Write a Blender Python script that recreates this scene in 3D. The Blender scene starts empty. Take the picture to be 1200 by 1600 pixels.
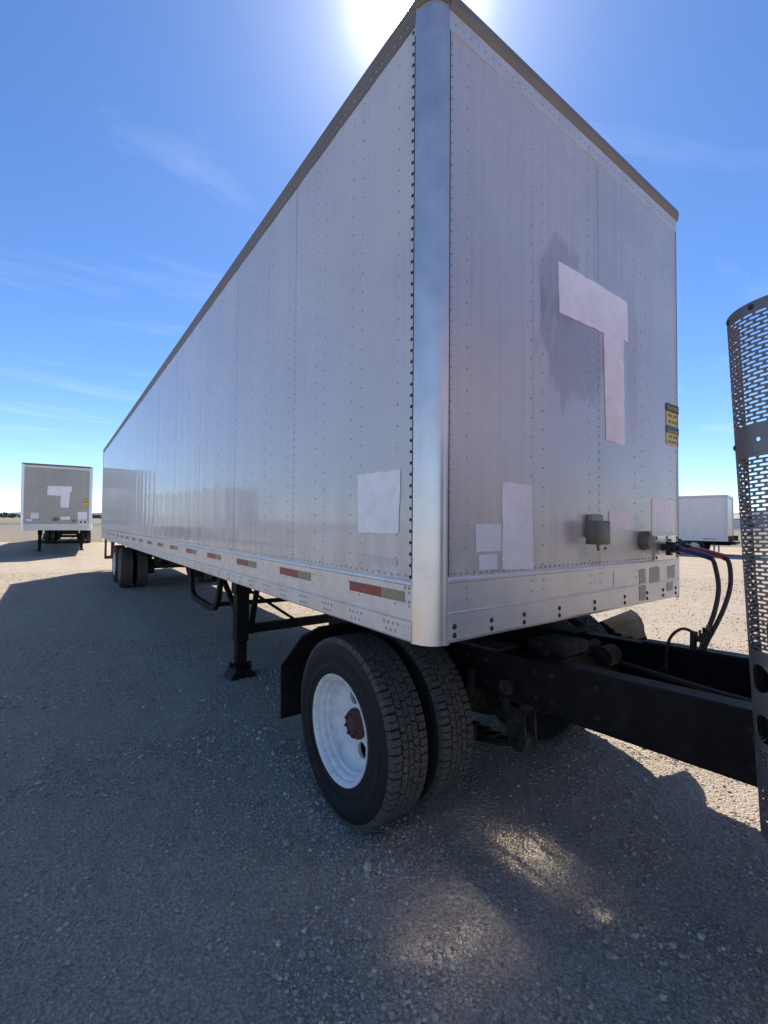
import bpy, math, random
import numpy as np
from mathutils import Vector, Matrix, Euler

random.seed(7)
rng = np.random.default_rng(11)
scene = bpy.context.scene
COL = scene.collection

# ------------------------------------------------------------------ camera
cam_d = bpy.data.cameras.new('camera')
cam = bpy.data.objects.new('camera', cam_d)
COL.objects.link(cam)
RV = Vector((0.80781308, -0.58938389, 0.00804052))
UV = Vector((-0.02271754, -0.01750016, 0.99958874))
FV = Vector((0.58900079, 0.80766353, 0.02752621))
CAM = Vector((-1.2858, -1.4366, 1.7024))
M = Matrix(((RV.x, UV.x, -FV.x, CAM.x), (RV.y, UV.y, -FV.y, CAM.y), (RV.z, UV.z, -FV.z, CAM.z), (0, 0, 0, 1)))
cam.matrix_world = M
cam_d.sensor_fit = 'HORIZONTAL'
cam_d.sensor_width = 36.0
cam_d.lens = 707.67 / 1200 * 36.0
cam_d.clip_start = 0.02
cam_d.clip_end = 20000
scene.camera = cam

# ------------------------------------------------------------------ sun, sky, exposure
SUN = Vector((0.40906, 0.49208, 0.76846)).normalized()
SUN_STRENGTH = 2.75
SKY_STRENGTH = 0.068
EXPOSURE = 1.53
scene.view_settings.view_transform = 'Standard'
scene.view_settings.look = 'None'
scene.view_settings.exposure = EXPOSURE
scene.view_settings.gamma = 1.0
scene.view_settings.use_curve_mapping = False
scene.render.film_transparent = False
try:
    scene.cycles.use_denoising = True
    scene.cycles.max_bounces = 8
    scene.cycles.use_guiding = True
    scene.cycles.use_surface_guiding = True
    scene.cycles.sample_clamp_indirect = 16.0
    scene.cycles.blur_glossy = 0.2
except Exception:
    pass

world = bpy.data.worlds.new('World')
scene.world = world
world.use_nodes = True
wn, wl = world.node_tree.nodes, world.node_tree.links
wn.clear()


def wnode(t, **kw):
    n = wn.new(t)
    for k, v in kw.items():
        setattr(n, k, v)
    return n


w_out = wnode('ShaderNodeOutputWorld')
w_bg = wnode('ShaderNodeBackground')
w_bg.inputs['Strength'].default_value = SKY_STRENGTH
wl.new(w_bg.outputs[0], w_out.inputs[0])
w_sky = wnode('ShaderNodeTexSky', sky_type='NISHITA')
w_sky.sun_disc = False
w_sky.sun_elevation = math.asin(SUN.z)
w_sky.sun_rotation = math.atan2(SUN.x, SUN.y)
w_sky.altitude = 2200
w_sky.air_density = 1.0
w_sky.dust_density = 0.1
w_sky.ozone_density = 3.0
w_hsv = wnode('ShaderNodeHueSaturation')
w_hsv.inputs['Saturation'].default_value = 1.16
w_hsv.inputs['Hue'].default_value = 0.505
wl.new(w_sky.outputs[0], w_hsv.inputs['Color'])
w_tc = wnode('ShaderNodeTexCoord')
w_nrm = wnode('ShaderNodeVectorMath', operation='NORMALIZE')
wl.new(w_tc.outputs['Generated'], w_nrm.inputs[0])
# thin cirrus, laid out on a flat layer above
w_sep = wnode('ShaderNodeSeparateXYZ')
wl.new(w_nrm.outputs[0], w_sep.inputs[0])
w_zmax = wnode('ShaderNodeMath', operation='MAXIMUM')
w_zmax.inputs[1].default_value = 0.06
wl.new(w_sep.outputs['Z'], w_zmax.inputs[0])
w_dx = wnode('ShaderNodeMath', operation='DIVIDE')
w_dy = wnode('ShaderNodeMath', operation='DIVIDE')
wl.new(w_sep.outputs['X'], w_dx.inputs[0]); wl.new(w_zmax.outputs[0], w_dx.inputs[1])
wl.new(w_sep.outputs['Y'], w_dy.inputs[0]); wl.new(w_zmax.outputs[0], w_dy.inputs[1])
w_cmb = wnode('ShaderNodeCombineXYZ')
wl.new(w_dx.outputs[0], w_cmb.inputs[0]); wl.new(w_dy.outputs[0], w_cmb.inputs[1])
w_map = wnode('ShaderNodeMapping')
w_map.inputs['Rotation'].default_value = (0, 0, math.radians(35))
w_map.inputs['Scale'].default_value = (0.55, 1.3, 1)
w_map.inputs['Location'].default_value = (3.1, 0.6, 0)
wl.new(w_cmb.outputs[0], w_map.inputs[0])
w_n1 = wnode('ShaderNodeTexNoise')
w_n1.inputs['Scale'].default_value = 1.6
w_n1.inputs['Detail'].default_value = 8
w_n1.inputs['Roughness'].default_value = 0.58
w_n1.inputs['Distortion'].default_value = 0.6
wl.new(w_map.outputs[0], w_n1.inputs['Vector'])
w_cr = wnode('ShaderNodeMapRange')
w_cr.inputs['From Min'].default_value = 0.52
w_cr.inputs['From Max'].default_value = 0.85
w_cr.inputs['To Max'].default_value = 0.2
wl.new(w_n1.outputs['Fac'], w_cr.inputs['Value'])
w_cm = wnode('ShaderNodeMix', data_type='RGBA')
w_cm.inputs['B'].default_value = (6.0, 6.6, 7.4, 1)
wl.new(w_cr.outputs[0], w_cm.inputs['Factor'])
wl.new(w_hsv.outputs[0], w_cm.inputs['A'])
# bright air close around the sun
w_dot = wnode('ShaderNodeVectorMath', operation='DOT_PRODUCT')
wl.new(w_nrm.outputs[0], w_dot.inputs[0])
w_dot.inputs[1].default_value = SUN
last = w_cm.outputs['Result']
for power, gain in ((2600, 420.0), (420, 14.0), (70, 2.4), (14, 0.65)):
    pw = wnode('ShaderNodeMath', operation='POWER')
    mx = wnode('ShaderNodeMath', operation='MAXIMUM')
    mx.inputs[1].default_value = 0.0
    wl.new(w_dot.outputs['Value'], mx.inputs[0])
    wl.new(mx.outputs[0], pw.inputs[0])
    pw.inputs[1].default_value = power
    sc = wnode('ShaderNodeVectorMath', operation='SCALE')
    sc.inputs[0].default_value = (1.0, 0.97, 0.93)
    ml = wnode('ShaderNodeMath', operation='MULTIPLY')
    ml.inputs[1].default_value = gain
    wl.new(pw.outputs[0], ml.inputs[0])
    wl.new(ml.outputs[0], sc.inputs['Scale'])
    ad = wnode('ShaderNodeVectorMath', operation='ADD')
    wl.new(last, ad.inputs[0]); wl.new(sc.outputs[0], ad.inputs[1])
    last = ad.outputs[0]
wl.new(last, w_bg.inputs['Color'])

sun_d = bpy.data.lights.new('sun', 'SUN')
sun_d.energy = SUN_STRENGTH
sun_d.angle = math.radians(0.53)
sun_d.color = (1.0, 0.94, 0.85)
sun_o = bpy.data.objects.new('sun', sun_d)
COL.objects.link(sun_o)
sun_o.rotation_euler = SUN.to_track_quat('Z', 'Y').to_euler()
sun_o.location = (20, 25, 40)

# ------------------------------------------------------------------ helpers


class MB:
    """collects vertices and faces of ONE mesh"""
    def __init__(self):
        self.v, self.f = [], []

    def add(self, vs, fs):
        n = len(self.v)
        self.v.extend([tuple(p) for p in vs])
        self.f.extend([tuple(i + n for i in q) for q in fs])
        return self

    def box(self, a, b, bev=0.0):
        x0, y0, z0 = a; x1, y1, z1 = b
        if bev <= 0:
            vs = [(x0, y0, z0), (x1, y0, z0), (x1, y1, z0), (x0, y1, z0), (x0, y0, z1), (x1, y0, z1), (x1, y1, z1), (x0, y1, z1)]
            return self.add(vs, [(0, 3, 2, 1), (4, 5, 6, 7), (0, 1, 5, 4), (1, 2, 6, 5), (2, 3, 7, 6), (3, 0, 4, 7)])
        # chamfered along z edges + top/bottom ring
        r = bev
        ring = [(x0 + r, y0), (x1 - r, y0), (x1, y0 + r), (x1, y1 - r), (x1 - r, y1), (x0 + r, y1), (x0, y1 - r), (x0, y0 + r)]
        cx, cy = (x0 + x1) / 2, (y0 + y1) / 2
        def ins(p):
            return (p[0] + (r if p[0] < cx else -r) * 0.8, p[1] + (r if p[1] < cy else -r) * 0.8)
        rings = [[(*ins(p), z0) for p in ring], [(*p, z0 + r) for p in ring], [(*p, z1 - r) for p in ring], [(*ins(p), z1) for p in ring]]
        vs = [p for rr in rings for p in rr]
        fs = [tuple(reversed(range(8))), tuple(range(24, 32))]
        for k in range(3):
            for i in range(8):
                j = (i + 1) % 8
                fs.append((k * 8 + i, k * 8 + j, (k + 1) * 8 + j, (k + 1) * 8 + i))
        return self.add(vs, fs)

    def bar(self, p, q, w, h, up=(0, 0, 1)):
        p, q = Vector(p), Vector(q)
        d = (q - p).normalized()
        upv = Vector(up)
        s = d.cross(upv)
        if s.length < 1e-4:
            s = d.cross(Vector((1, 0, 0)))
        s.normalize(); t = s.cross(d).normalized()
        vs = []
        for c in (p, q):
            for a, b in ((-1, -1), (1, -1), (1, 1), (-1, 1)):
                vs.append(c + s * (a * w / 2) + t * (b * h / 2))
        return self.add(vs, [(0, 3, 2, 1), (4, 5, 6, 7), (0, 1, 5, 4), (1, 2, 6, 5), (2, 3, 7, 6), (3, 0, 4, 7)])

    def tube(self, pts, r, n=10, cap=True):
        pts = [Vector(p) for p in pts]
        vs, fs = [], []
        prev = None
        for i, p in enumerate(pts):
            d = (pts[min(i + 1, len(pts) - 1)] - pts[max(i - 1, 0)]).normalized()
            if prev is None:
                a = d.cross(Vector((0, 0, 1)))
                if a.length < 1e-3:
                    a = d.cross(Vector((1, 0, 0)))
            else:
                a = prev - d * prev.dot(d)
            a.normalize(); prev = a
            b = d.cross(a)
            rr = r[i] if isinstance(r, (list, tuple)) else r
            for k in range(n):
                t = 2 * math.pi * k / n
                vs.append(p + a * (rr * math.cos(t)) + b * (rr * math.sin(t)))
        for i in range(len(pts) - 1):
            for k in range(n):
                j = (k + 1) % n
                fs.append((i * n + k, i * n + j, (i + 1) * n + j, (i + 1) * n + k))
        if cap:
            fs.append(tuple(reversed(range(n))))
            fs.append(tuple(range((len(pts) - 1) * n, len(pts) * n)))
        return self.add(vs, fs)

    def lathe(self, prof, c=(0, 0, 0), n=48, axis='x', caps=False):
        vs, fs = [], []
        m = len(prof)
        for k in range(n):
            t = 2 * math.pi * k / n
            for a, r in prof:
                if axis == 'x':
                    vs.append((c[0] + a, c[1] + r * math.cos(t), c[2] + r * math.sin(t)))
                elif axis == 'y':
                    vs.append((c[0] + r * math.cos(t), c[1] + a, c[2] + r * math.sin(t)))
                else:
                    vs.append((c[0] + r * math.cos(t), c[1] + r * math.sin(t), c[2] + a))
        for k in range(n):
            j = (k + 1) % n
            for i in range(m - 1):
                fs.append((k * m + i, j * m + i, j * m + i + 1, k * m + i + 1))
        if caps:
            fs.append(tuple(k * m for k in range(n)))
            fs.append(tuple(k * m + m - 1 for k in reversed(range(n))))
        return self.add(vs, fs)

    def prism(self, poly, axis, a, b):
        """closed polygon (2D) extruded along an axis from a to b"""
        n = len(poly)
        def P(u, v, w):
            return {'x': (w, u, v), 'y': (u, w, v), 'z': (u, v, w)}[axis]
        vs = [P(u, v, a) for u, v in poly] + [P(u, v, b) for u, v in poly]
        fs = [tuple(range(n)), tuple(reversed(range(n, 2 * n)))]
        for i in range(n):
            j = (i + 1) % n
            fs.append((i, i + n, j + n, j))
        return self.add(vs, fs)

    def strip(self, line, axis, a, b, th):
        """an open polyline given a thickness, extruded along an axis"""
        up, dn = [], []
        m = len(line)
        for i, (u, v) in enumerate(line):
            u0, v0 = line[max(i - 1, 0)]; u1, v1 = line[min(i + 1, m - 1)]
            d = math.hypot(u1 - u0, v1 - v0) or 1
            nx, ny = -(v1 - v0) / d, (u1 - u0) / d
            up.append((u + nx * th / 2, v + ny * th / 2)); dn.append((u - nx * th / 2, v - ny * th / 2))
        for i in range(m - 1):
            self.prism([up[i], up[i + 1], dn[i + 1], dn[i]], axis, a, b)
        return self

    def dome(self, p, nrm, r, h, n=6):
        p, nv = Vector(p), Vector(nrm)
        a = nv.orthogonal().normalized(); b = nv.cross(a)
        vs = []
        for rr, hh in ((r, -0.0005), (r * 0.75, h * 0.65)):
            for k in range(n):
                t = 2 * math.pi * k / n
                vs.append(p + a * (rr * math.cos(t)) + b * (rr * math.sin(t)) + nv * hh)
        vs.append(p + nv * h)
        fs = []
        for k in range(n):
            j = (k + 1) % n
            fs += [(k, j, n + j, n + k), (n + k, n + j, 2 * n)]
        return self.add(vs, fs)

    def mesh(self, name, mat, smooth=None):
        me = bpy.data.meshes.new(name)
        me.from_pydata(self.v, [], self.f)
        me.update()
        if mat:
            me.materials.append(mat)
        import bmesh
        bm = bmesh.new(); bm.from_mesh(me)
        bmesh.ops.recalc_face_normals(bm, faces=bm.faces)
        bm.to_mesh(me); bm.free()
        if smooth is not None:
            for p in me.polygons:
                p.use_smooth = True
            try:
                me.set_sharp_from_angle(angle=math.radians(smooth))
            except Exception:
                pass
        return me

    def build(self, name, mat, parent=None, smooth=None, label=None):
        return put(name, self.mesh(name, mat, smooth), parent, label)


def put(name, me, parent=None, label=None):
    o = bpy.data.objects.new(name, me)
    COL.objects.link(o)
    if parent:
        o.parent = parent
    if label:
        o['label'] = label
    return o


def thing(name, label, cat, loc=(0, 0, 0), rot=(0, 0, 0), group=None):
    o = bpy.data.objects.new(name, None)
    o.empty_display_size = 0.2
    COL.objects.link(o)
    o.location = loc; o.rotation_euler = rot
    o['label'] = label; o['category'] = cat
    if group:
        o['group'] = group
    return o


def copy_tree(o, parent=None):
    c = o.copy()
    COL.objects.link(c)
    if parent:
        c.parent = parent
    for ch in [x for x in KIDS.get(o.name, [])]:
        copy_tree(ch, c)
    return c


KIDS = {}


def index_kids():
    KIDS.clear()
    for o in COL.objects:
        if o.parent:
            KIDS.setdefault(o.parent.name, []).append(o)


# ------------------------------------------------------------------ materials
def mat_base(name):
    m = bpy.data.materials.new(name)
    m.use_nodes = True
    nt = m.node_tree
    b = nt.nodes['Principled BSDF']
    return m, nt, b


def setin(b, **kw):
    for k, v in kw.items():
        b.inputs[k.replace('_', ' ')].default_value = v


def noise(nt, scale, detail=4, rough=0.55, vec=None, dist=0.0, mapscale=None):
    n = nt.nodes.new('ShaderNodeTexNoise')
    n.inputs['Scale'].default_value = scale
    n.inputs['Detail'].default_value = detail
    n.inputs['Roughness'].default_value = rough
    n.inputs['Distortion'].default_value = dist
    if vec is None:
        tc = nt.nodes.new('ShaderNodeTexCoord')
        vec = tc.outputs['Object']
    if mapscale:
        mp = nt.nodes.new('ShaderNodeMapping')
        mp.inputs['Scale'].default_value = mapscale
        nt.links.new(vec, mp.inputs[0])
        vec = mp.outputs[0]
    nt.links.new(vec, n.inputs['Vector'])
    return n.outputs['Fac']


def mrange(nt, val, a, b, c=0.0, d=1.0):
    n = nt.nodes.new('ShaderNodeMapRange')
    n.inputs['From Min'].default_value = a; n.inputs['From Max'].default_value = b
    n.inputs['To Min'].default_value = c; n.inputs['To Max'].default_value = d
    nt.links.new(val, n.inputs['Value'])
    return n.outputs[0]


def mixc(nt, fac, a, b, blend='MIX'):
    n = nt.nodes.new('ShaderNodeMix')
    n.data_type = 'RGBA'; n.blend_type = blend
    for s, v in (('Factor', fac), ('A', a), ('B', b)):
        if isinstance(v, (tuple, list)):
            n.inputs[s].default_value = (*v[:3], 1)
        elif isinstance(v, (int, float)):
            n.inputs[s].default_value = v
        else:
            nt.links.new(v, n.inputs[s])
    return n.outputs['Result']


def bump(nt, h, strength, dist, b, prev=None):
    n = nt.nodes.new('ShaderNodeBump')
    n.inputs['Strength'].default_value = strength
    n.inputs['Distance'].default_value = dist
    nt.links.new(h, n.inputs['Height'])
    if prev:
        nt.links.new(prev, n.inputs['Normal'])
    nt.links.new(n.outputs[0], b.inputs['Normal'])
    return n.outputs[0]


def simple(name, color, rough=0.6, metal=0.0, dirt=None, dscale=6.0, amount=0.5, var=0.12, bmp=0.0, bscale=60.0, spec=0.5, lo=0.45, hi=0.75):
    m, nt, b = mat_base(name)
    n1 = noise(nt, dscale, 6)
    c = mixc(nt, mrange(nt, n1, 0.3, 0.7), tuple(x * (1 - var) for x in color), tuple(min(1, x * (1 + var)) for x in color))
    if dirt:
        n2 = noise(nt, dscale * 2.3, 8, 0.65)
        c = mixc(nt, mrange(nt, n2, lo, hi, 0, amount), c, dirt)
    nt.links.new(c, b.inputs['Base Color'])
    nt.links.new(mrange(nt, n1, 0.3, 0.7, max(0.02, rough - 0.07), min(1, rough + 0.07)), b.inputs['Roughness'])
    setin(b, Metallic=metal)
    b.inputs['Specular IOR Level'].default_value = spec
    if bmp:
        bump(nt, noise(nt, bscale, 5), bmp, 0.01, b)
    return m


DUST = (0.30, 0.26, 0.21)


def skin_material(name, base, light, axis, metal=0.3, rough=0.3, coat=0.55, coat_rough=0.07, dark_blobs=()):
    """weathered painted sheet: run-off streaks down the sheet, dust, faint scuffs. axis = the direction along the wall"""
    m, nt, b = mat_base(name)
    geo = nt.nodes.new('ShaderNodeNewGeometry')
    pos = geo.outputs['Position']
    sc = (26, 1, 0.35) if axis == 'x' else (1, 26, 0.35)
    fine = (90, 1, 0.5) if axis == 'x' else (1, 90, 0.5)
    st = noise(nt, 1.0, 6, 0.6, pos, 0.2, sc)
    st2 = noise(nt, 1.0, 3, 0.6, pos, 0.1, fine)
    cl = noise(nt, 1.1, 6, 0.62, pos, 0.5, (1, 1, 0.8))
    sp = noise(nt, 45, 5, 0.7, pos)
    c = mixc(nt, mrange(nt, cl, 0.32, 0.7), base, light)
    patchy = nt.nodes.new('ShaderNodeMath'); patchy.operation = 'MULTIPLY'
    nt.links.new(mrange(nt, st, 0.5, 0.78, 0, 0.75), patchy.inputs[0])
    nt.links.new(mrange(nt, noise(nt, 0.8, 3, 0.5, pos, 0.3), 0.4, 0.65), patchy.inputs[1])
    c = mixc(nt, patchy.outputs[0], c, tuple(x * 0.62 for x in base))
    c = mixc(nt, mrange(nt, st2, 0.60, 0.72, 0, 0.32), c, tuple(min(1, x * 1.35) for x in light))
    c = mixc(nt, mrange(nt, sp, 0.55, 0.8, 0, 0.18), c, DUST)
    # each sheet a shade of its own, and road grime thinning out upwards from the lower edge
    oi = nt.nodes.new('ShaderNodeObjectInfo')
    c = mixc(nt, mrange(nt, oi.outputs['Random'], 0, 1, 0, 0.16), c, tuple(x * 0.74 for x in base))
    sz_ = nt.nodes.new('ShaderNodeSeparateXYZ'); nt.links.new(pos, sz_.inputs[0])
    gm_ = nt.nodes.new('ShaderNodeMath'); gm_.operation = 'MULTIPLY'
    nt.links.new(mrange(nt, sz_.outputs['Z'], 1.42, 2.1, 0.75, 0.0), gm_.inputs[0])
    nt.links.new(mrange(nt, noise(nt, 1.0, 6, 0.65, pos, 0.3, (9, 9, 2.2)), 0.38, 0.7), gm_.inputs[1])
    c = mixc(nt, gm_.outputs[0], c, (0.34, 0.315, 0.295))
    for (sx, sz, rx, rz, amt) in dark_blobs:      # noise-edged blobs that darken the wall colour
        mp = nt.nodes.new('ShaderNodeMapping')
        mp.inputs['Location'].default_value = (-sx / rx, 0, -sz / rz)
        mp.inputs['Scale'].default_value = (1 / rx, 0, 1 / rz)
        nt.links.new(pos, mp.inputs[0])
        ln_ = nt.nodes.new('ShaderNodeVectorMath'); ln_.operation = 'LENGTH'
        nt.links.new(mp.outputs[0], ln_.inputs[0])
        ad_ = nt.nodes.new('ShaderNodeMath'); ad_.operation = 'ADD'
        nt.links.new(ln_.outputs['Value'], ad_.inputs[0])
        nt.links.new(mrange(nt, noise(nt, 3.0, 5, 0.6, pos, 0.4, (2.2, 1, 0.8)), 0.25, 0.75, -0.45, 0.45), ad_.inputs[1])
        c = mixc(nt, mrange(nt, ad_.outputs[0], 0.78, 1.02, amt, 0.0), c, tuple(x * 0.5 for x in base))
    nt.links.new(c, b.inputs['Base Color'])
    nt.links.new(mrange(nt, cl, 0.3, 0.7, rough - 0.06, rough + 0.1), b.inputs['Roughness'])
    setin(b, Metallic=metal)
    b.inputs['Coat Weight'].default_value = coat
    nt.links.new(mrange(nt, cl, 0.3, 0.75, coat_rough * 0.7, coat_rough * 2.0), b.inputs['Coat Roughness'])
    bump(nt, st, 0.035, 0.02, b)
    return m


M_side = skin_material('side_paint', (0.53, 0.505, 0.51), (0.62, 0.595, 0.595), 'y', metal=0.1, rough=0.42, coat=0.62, coat_rough=0.07)
M_front = skin_material('front_paint', (0.47, 0.455, 0.465), (0.56, 0.545, 0.55), 'x', metal=0.2, rough=0.38, coat=0.40, coat_rough=0.2, dark_blobs=((0.98, 3.06, 0.22, 0.28, 0.42), (1.12, 2.70, 0.36, 0.34, 0.48), (1.78, 2.75, 0.09, 0.6, 0.18), (1.55, 1.62, 0.5, 0.22, 0.15)))
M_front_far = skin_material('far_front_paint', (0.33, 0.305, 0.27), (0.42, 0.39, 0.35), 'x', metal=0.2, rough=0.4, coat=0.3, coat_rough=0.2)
M_patch = simple('patch_paint', (0.84, 0.82, 0.85), 0.55, dscale=5, var=0.06, dirt=(0.5, 0.47, 0.5), amount=0.3)
M_patch2 = simple('patch_vinyl', (0.70, 0.71, 0.76), 0.4, dscale=5, var=0.04)
M_rail = simple('rail_aluminium', (0.60, 0.595, 0.60), 0.38, 0.35, dirt=(0.40, 0.37, 0.34), dscale=3.5, amount=0.45, var=0.08)
M_post = simple('post_aluminium', (0.68, 0.675, 0.685), 0.36, 0.8, dirt=(0.45, 0.42, 0.38), dscale=4, amount=0.35, var=0.06)
M_cap = simple('weathered_cap', (0.17, 0.155, 0.14), 0.55, 0.2, dirt=(0.20, 0.14, 0.09), dscale=4, amount=0.8)
M_rivet = simple('rivet_metal', (0.34, 0.335, 0.345), 0.45, 0.25, dscale=20)
M_rivet_lt = simple('rivet_bright', (0.42, 0.42, 0.44), 0.4, 0.5, dscale=20)
M_bolt = simple('black_bolt', (0.02, 0.02, 0.022), 0.5, 0.2, dscale=30)
M_black = simple('black_chassis_paint', (0.006, 0.006, 0.007), 0.6, 0.0, spec=0.16, dirt=(0.04, 0.034, 0.03), dscale=5, amount=0.3, bmp=0.25, bscale=80)
M_under = simple('dusty_underbody', (0.018, 0.016, 0.015), 0.8, 0.0, spec=0.3, dirt=(0.10, 0.08, 0.06), dscale=7, amount=0.6, bmp=0.4, bscale=60)
M_inner = simple('sill_dark', (0.06, 0.06, 0.065), 0.6)
M_rubber = simple('tyre_rubber', (0.010, 0.010, 0.0115), 0.7, 0.0, spec=0.3, dirt=(0.05, 0.045, 0.04), dscale=7, amount=0.25, bmp=0.25, bscale=120, lo=0.4, hi=0.8)
M_tread = simple('tread_rubber', (0.062, 0.056, 0.053), 0.85, 0.0, dirt=(0.13, 0.115, 0.10), dscale=14, amount=0.7, bmp=0.4, bscale=150, lo=0.4)
M_rim = simple('white_rim_paint', (0.74, 0.74, 0.74), 0.42, 0.0, dirt=(0.30, 0.26, 0.22), dscale=7, amount=0.6, var=0.06, lo=0.47, hi=0.8)
M_hub = simple('rusty_hub', (0.10, 0.045, 0.032), 0.8, 0.1, dirt=(0.05, 0.03, 0.025), dscale=30, amount=0.8, bmp=0.5, bscale=200)
M_steel = simple('grey_guard_steel', (0.19, 0.183, 0.187), 0.45, 0.65, dirt=(0.16, 0.14, 0.12), dscale=7, amount=0.3)
M_red = simple('red_reflector_film', (0.25, 0.028, 0.022), 0.45, dscale=40, dirt=(0.45, 0.3, 0.25), amount=0.3)
M_white_refl = simple('aged_reflector_film', (0.225, 0.215, 0.12), 0.45, dscale=40, dirt=(0.5, 0.47, 0.36), amount=0.4)
M_yellow = simple('sticker_yellow', (0.62, 0.47, 0.05), 0.45, dscale=30, dirt=(0.55, 0.48, 0.2), amount=0.3)
M_navy = simple('sticker_navy', (0.03, 0.035, 0.06), 0.45)
M_ink = simple('ink_black', (0.025, 0.025, 0.025), 0.5)
M_olive = simple('olive_plastic', (0.14, 0.135, 0.10), 0.55, dirt=(0.24, 0.22, 0.18), dscale=14, amount=0.5)
M_greybox = simple('grey_plastic', (0.27, 0.25, 0.22), 0.5, dirt=(0.15, 0.13, 0.11), dscale=14, amount=0.5)
M_smudge = simple('adhesive_residue', (0.38, 0.355, 0.33), 0.7, dscale=30, dirt=(0.5, 0.48, 0.45), amount=0.5)
M_tape = simple('old_tape', (0.57, 0.55, 0.52), 0.6, dscale=12, dirt=(0.42, 0.41, 0.40), amount=0.5)
M_plate = simple('bare_plate', (0.62, 0.61, 0.60), 0.32, 0.75, dirt=(0.4, 0.35, 0.3), dscale=9, amount=0.4)
M_flap = simple('black_fender_plastic', (0.013, 0.0125, 0.013), 0.9, spec=0.1, dirt=(0.05, 0.043, 0.036), dscale=6, amount=0.35)
M_hose = simple('black_hose_rubber', (0.03, 0.025, 0.024), 0.5, dirt=(0.1, 0.08, 0.06), dscale=15, amount=0.3)
M_blue = simple('blue_sleeve', (0.02, 0.035, 0.14), 0.45)
M_redsleeve = simple('red_sleeve', (0.30, 0.02, 0.025), 0.42)
M_cab = simple('red_cab_paint', (0.56, 0.32, 0.32), 0.45, dscale=3, dirt=DUST, amount=0.15, var=0.05)
M_glass = simple('dark_glass', (0.01, 0.012, 0.014), 0.05, dscale=3)
M_white = simple('white_box_paint', (0.66, 0.655, 0.66), 0.4, dirt=(0.5, 0.47, 0.42), dscale=1.5, amount=0.4, var=0.03)
M_alrim = simple('box_trim', (0.5, 0.5, 0.5), 0.35, 0.6, dirt=(0.3, 0.28, 0.25), dscale=5, amount=0.4)
M_wall = simple('shed_wall', (0.62, 0.62, 0.63), 0.7, dscale=1, var=0.05)
M_roof = simple('shed_roof', (0.10, 0.10, 0.12), 0.6)
M_rust = simple('rusty_bar', (0.16, 0.07, 0.045), 0.8, 0.1, dirt=(0.06, 0.03, 0.025), dscale=20, amount=0.6)
M_leaf = simple('distant_tree', (0.055, 0.062, 0.038), 0.9, dscale=0.12, var=0.3)
M_bark = simple('distant_bark', (0.07, 0.055, 0.045), 0.9)
M_mount = simple('mountain_haze_blue', (0.07, 0.095, 0.16), 0.95, dscale=0.004, var=0.2)  # blue of distance haze put into the base colour

# ------------------------------------------------------------------ ground
FH = Vector((FV.x, FV.y)).normalized()
LH = Vector((FH.y, -FH.x))          # to the right


def vnoise(x, y, seed=0):
    xi = np.floor(x).astype(np.int64); yi = np.floor(y).astype(np.int64)
    xf = x - xi; yf = y - yi
    u = xf * xf * (3 - 2 * xf); v = yf * yf * (3 - 2 * yf)
    def h(a, b):
        n = (a * 374761393 + b * 668265263 + seed * 1442695041) & 0x7fffffff
        n = ((n ^ (n >> 13)) * 1274126177) & 0x7fffffff
        n = (n ^ (n >> 16)) & 0xffff
        return n / 65535.0
    return (h(xi, yi) * (1 - u) + h(xi + 1, yi) * u) * (1 - v) + (h(xi, yi + 1) * (1 - u) + h(xi + 1, yi + 1) * u) * v


SLOPE = 0.0115


def plane_z(x, y):
    s = (x - CAM.x) * FH.x + (y - CAM.y) * FH.y
    return SLOPE * (s - 2.5)


def ground_z(x, y):
    x = np.asarray(x, float); y = np.asarray(y, float)
    z = plane_z(x, y)
    d = np.hypot(x - CAM.x, y - CAM.y)
    f = 1 / (1 + (d / 14) ** 2)
    z = z + (vnoise(x * 0.8, y * 0.8, 1) - 0.5) * 0.022 * f
    z = z + (vnoise(x * 3.1, y * 3.1, 2) - 0.5) * 0.012 * f
    g = 1 / (1 + (d / 5.0) ** 6)
    z = z + (vnoise(x * 11, y * 11, 3) - 0.5) * 0.012 * g
    z = z + (vnoise(x * 26, y * 26, 4) - 0.5) * 0.009 * g
    return z - 0.004


def axis_coords(c, near, step, far):
    a = list(np.arange(-near, near + step / 2, step))
    p, st = near, step
    while p < far:
        st *= 1.13
        p += st
        a.append(p); a.insert(0, -p)
    return np.array(a) + c


def grid_mesh(name, xs, ys, zf, mat):
    X, Y = np.meshgrid(xs, ys)
    Z = zf(X, Y)
    co = np.stack([X, Y, Z], -1).reshape(-1, 3)
    nx, ny = len(xs), len(ys)
    i = np.arange((nx - 1) * (ny - 1)); r, c = i // (nx - 1), i % (nx - 1)
    q = np.stack([r * nx + c, r * nx + c + 1, (r + 1) * nx + c + 1, (r + 1) * nx + c], -1)
    return np_mesh(name, co, q, mat, True)


def np_mesh(name, co, faces, mat, smooth=False):
    me = bpy.data.meshes.new(name)
    k = faces.shape[1]
    me.vertices.add(len(co)); me.vertices.foreach_set('co', co.astype(np.float32).ravel())
    me.loops.add(faces.size); me.loops.foreach_set('vertex_index', faces.astype(np.int32).ravel())
    me.polygons.add(len(faces))
    me.polygons.foreach_set('loop_start', np.arange(0, faces.size, k, dtype=np.int32))
    try:
        me.polygons.foreach_set('loop_total', np.full(len(faces), k, dtype=np.int32))
    except Exception:
        pass
    me.polygons.foreach_set('use_smooth', np.full(len(faces), smooth, dtype=bool))
    me.update(calc_edges=True)
    me.validate()
    if mat:
        me.materials.append(mat)
    return me


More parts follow.
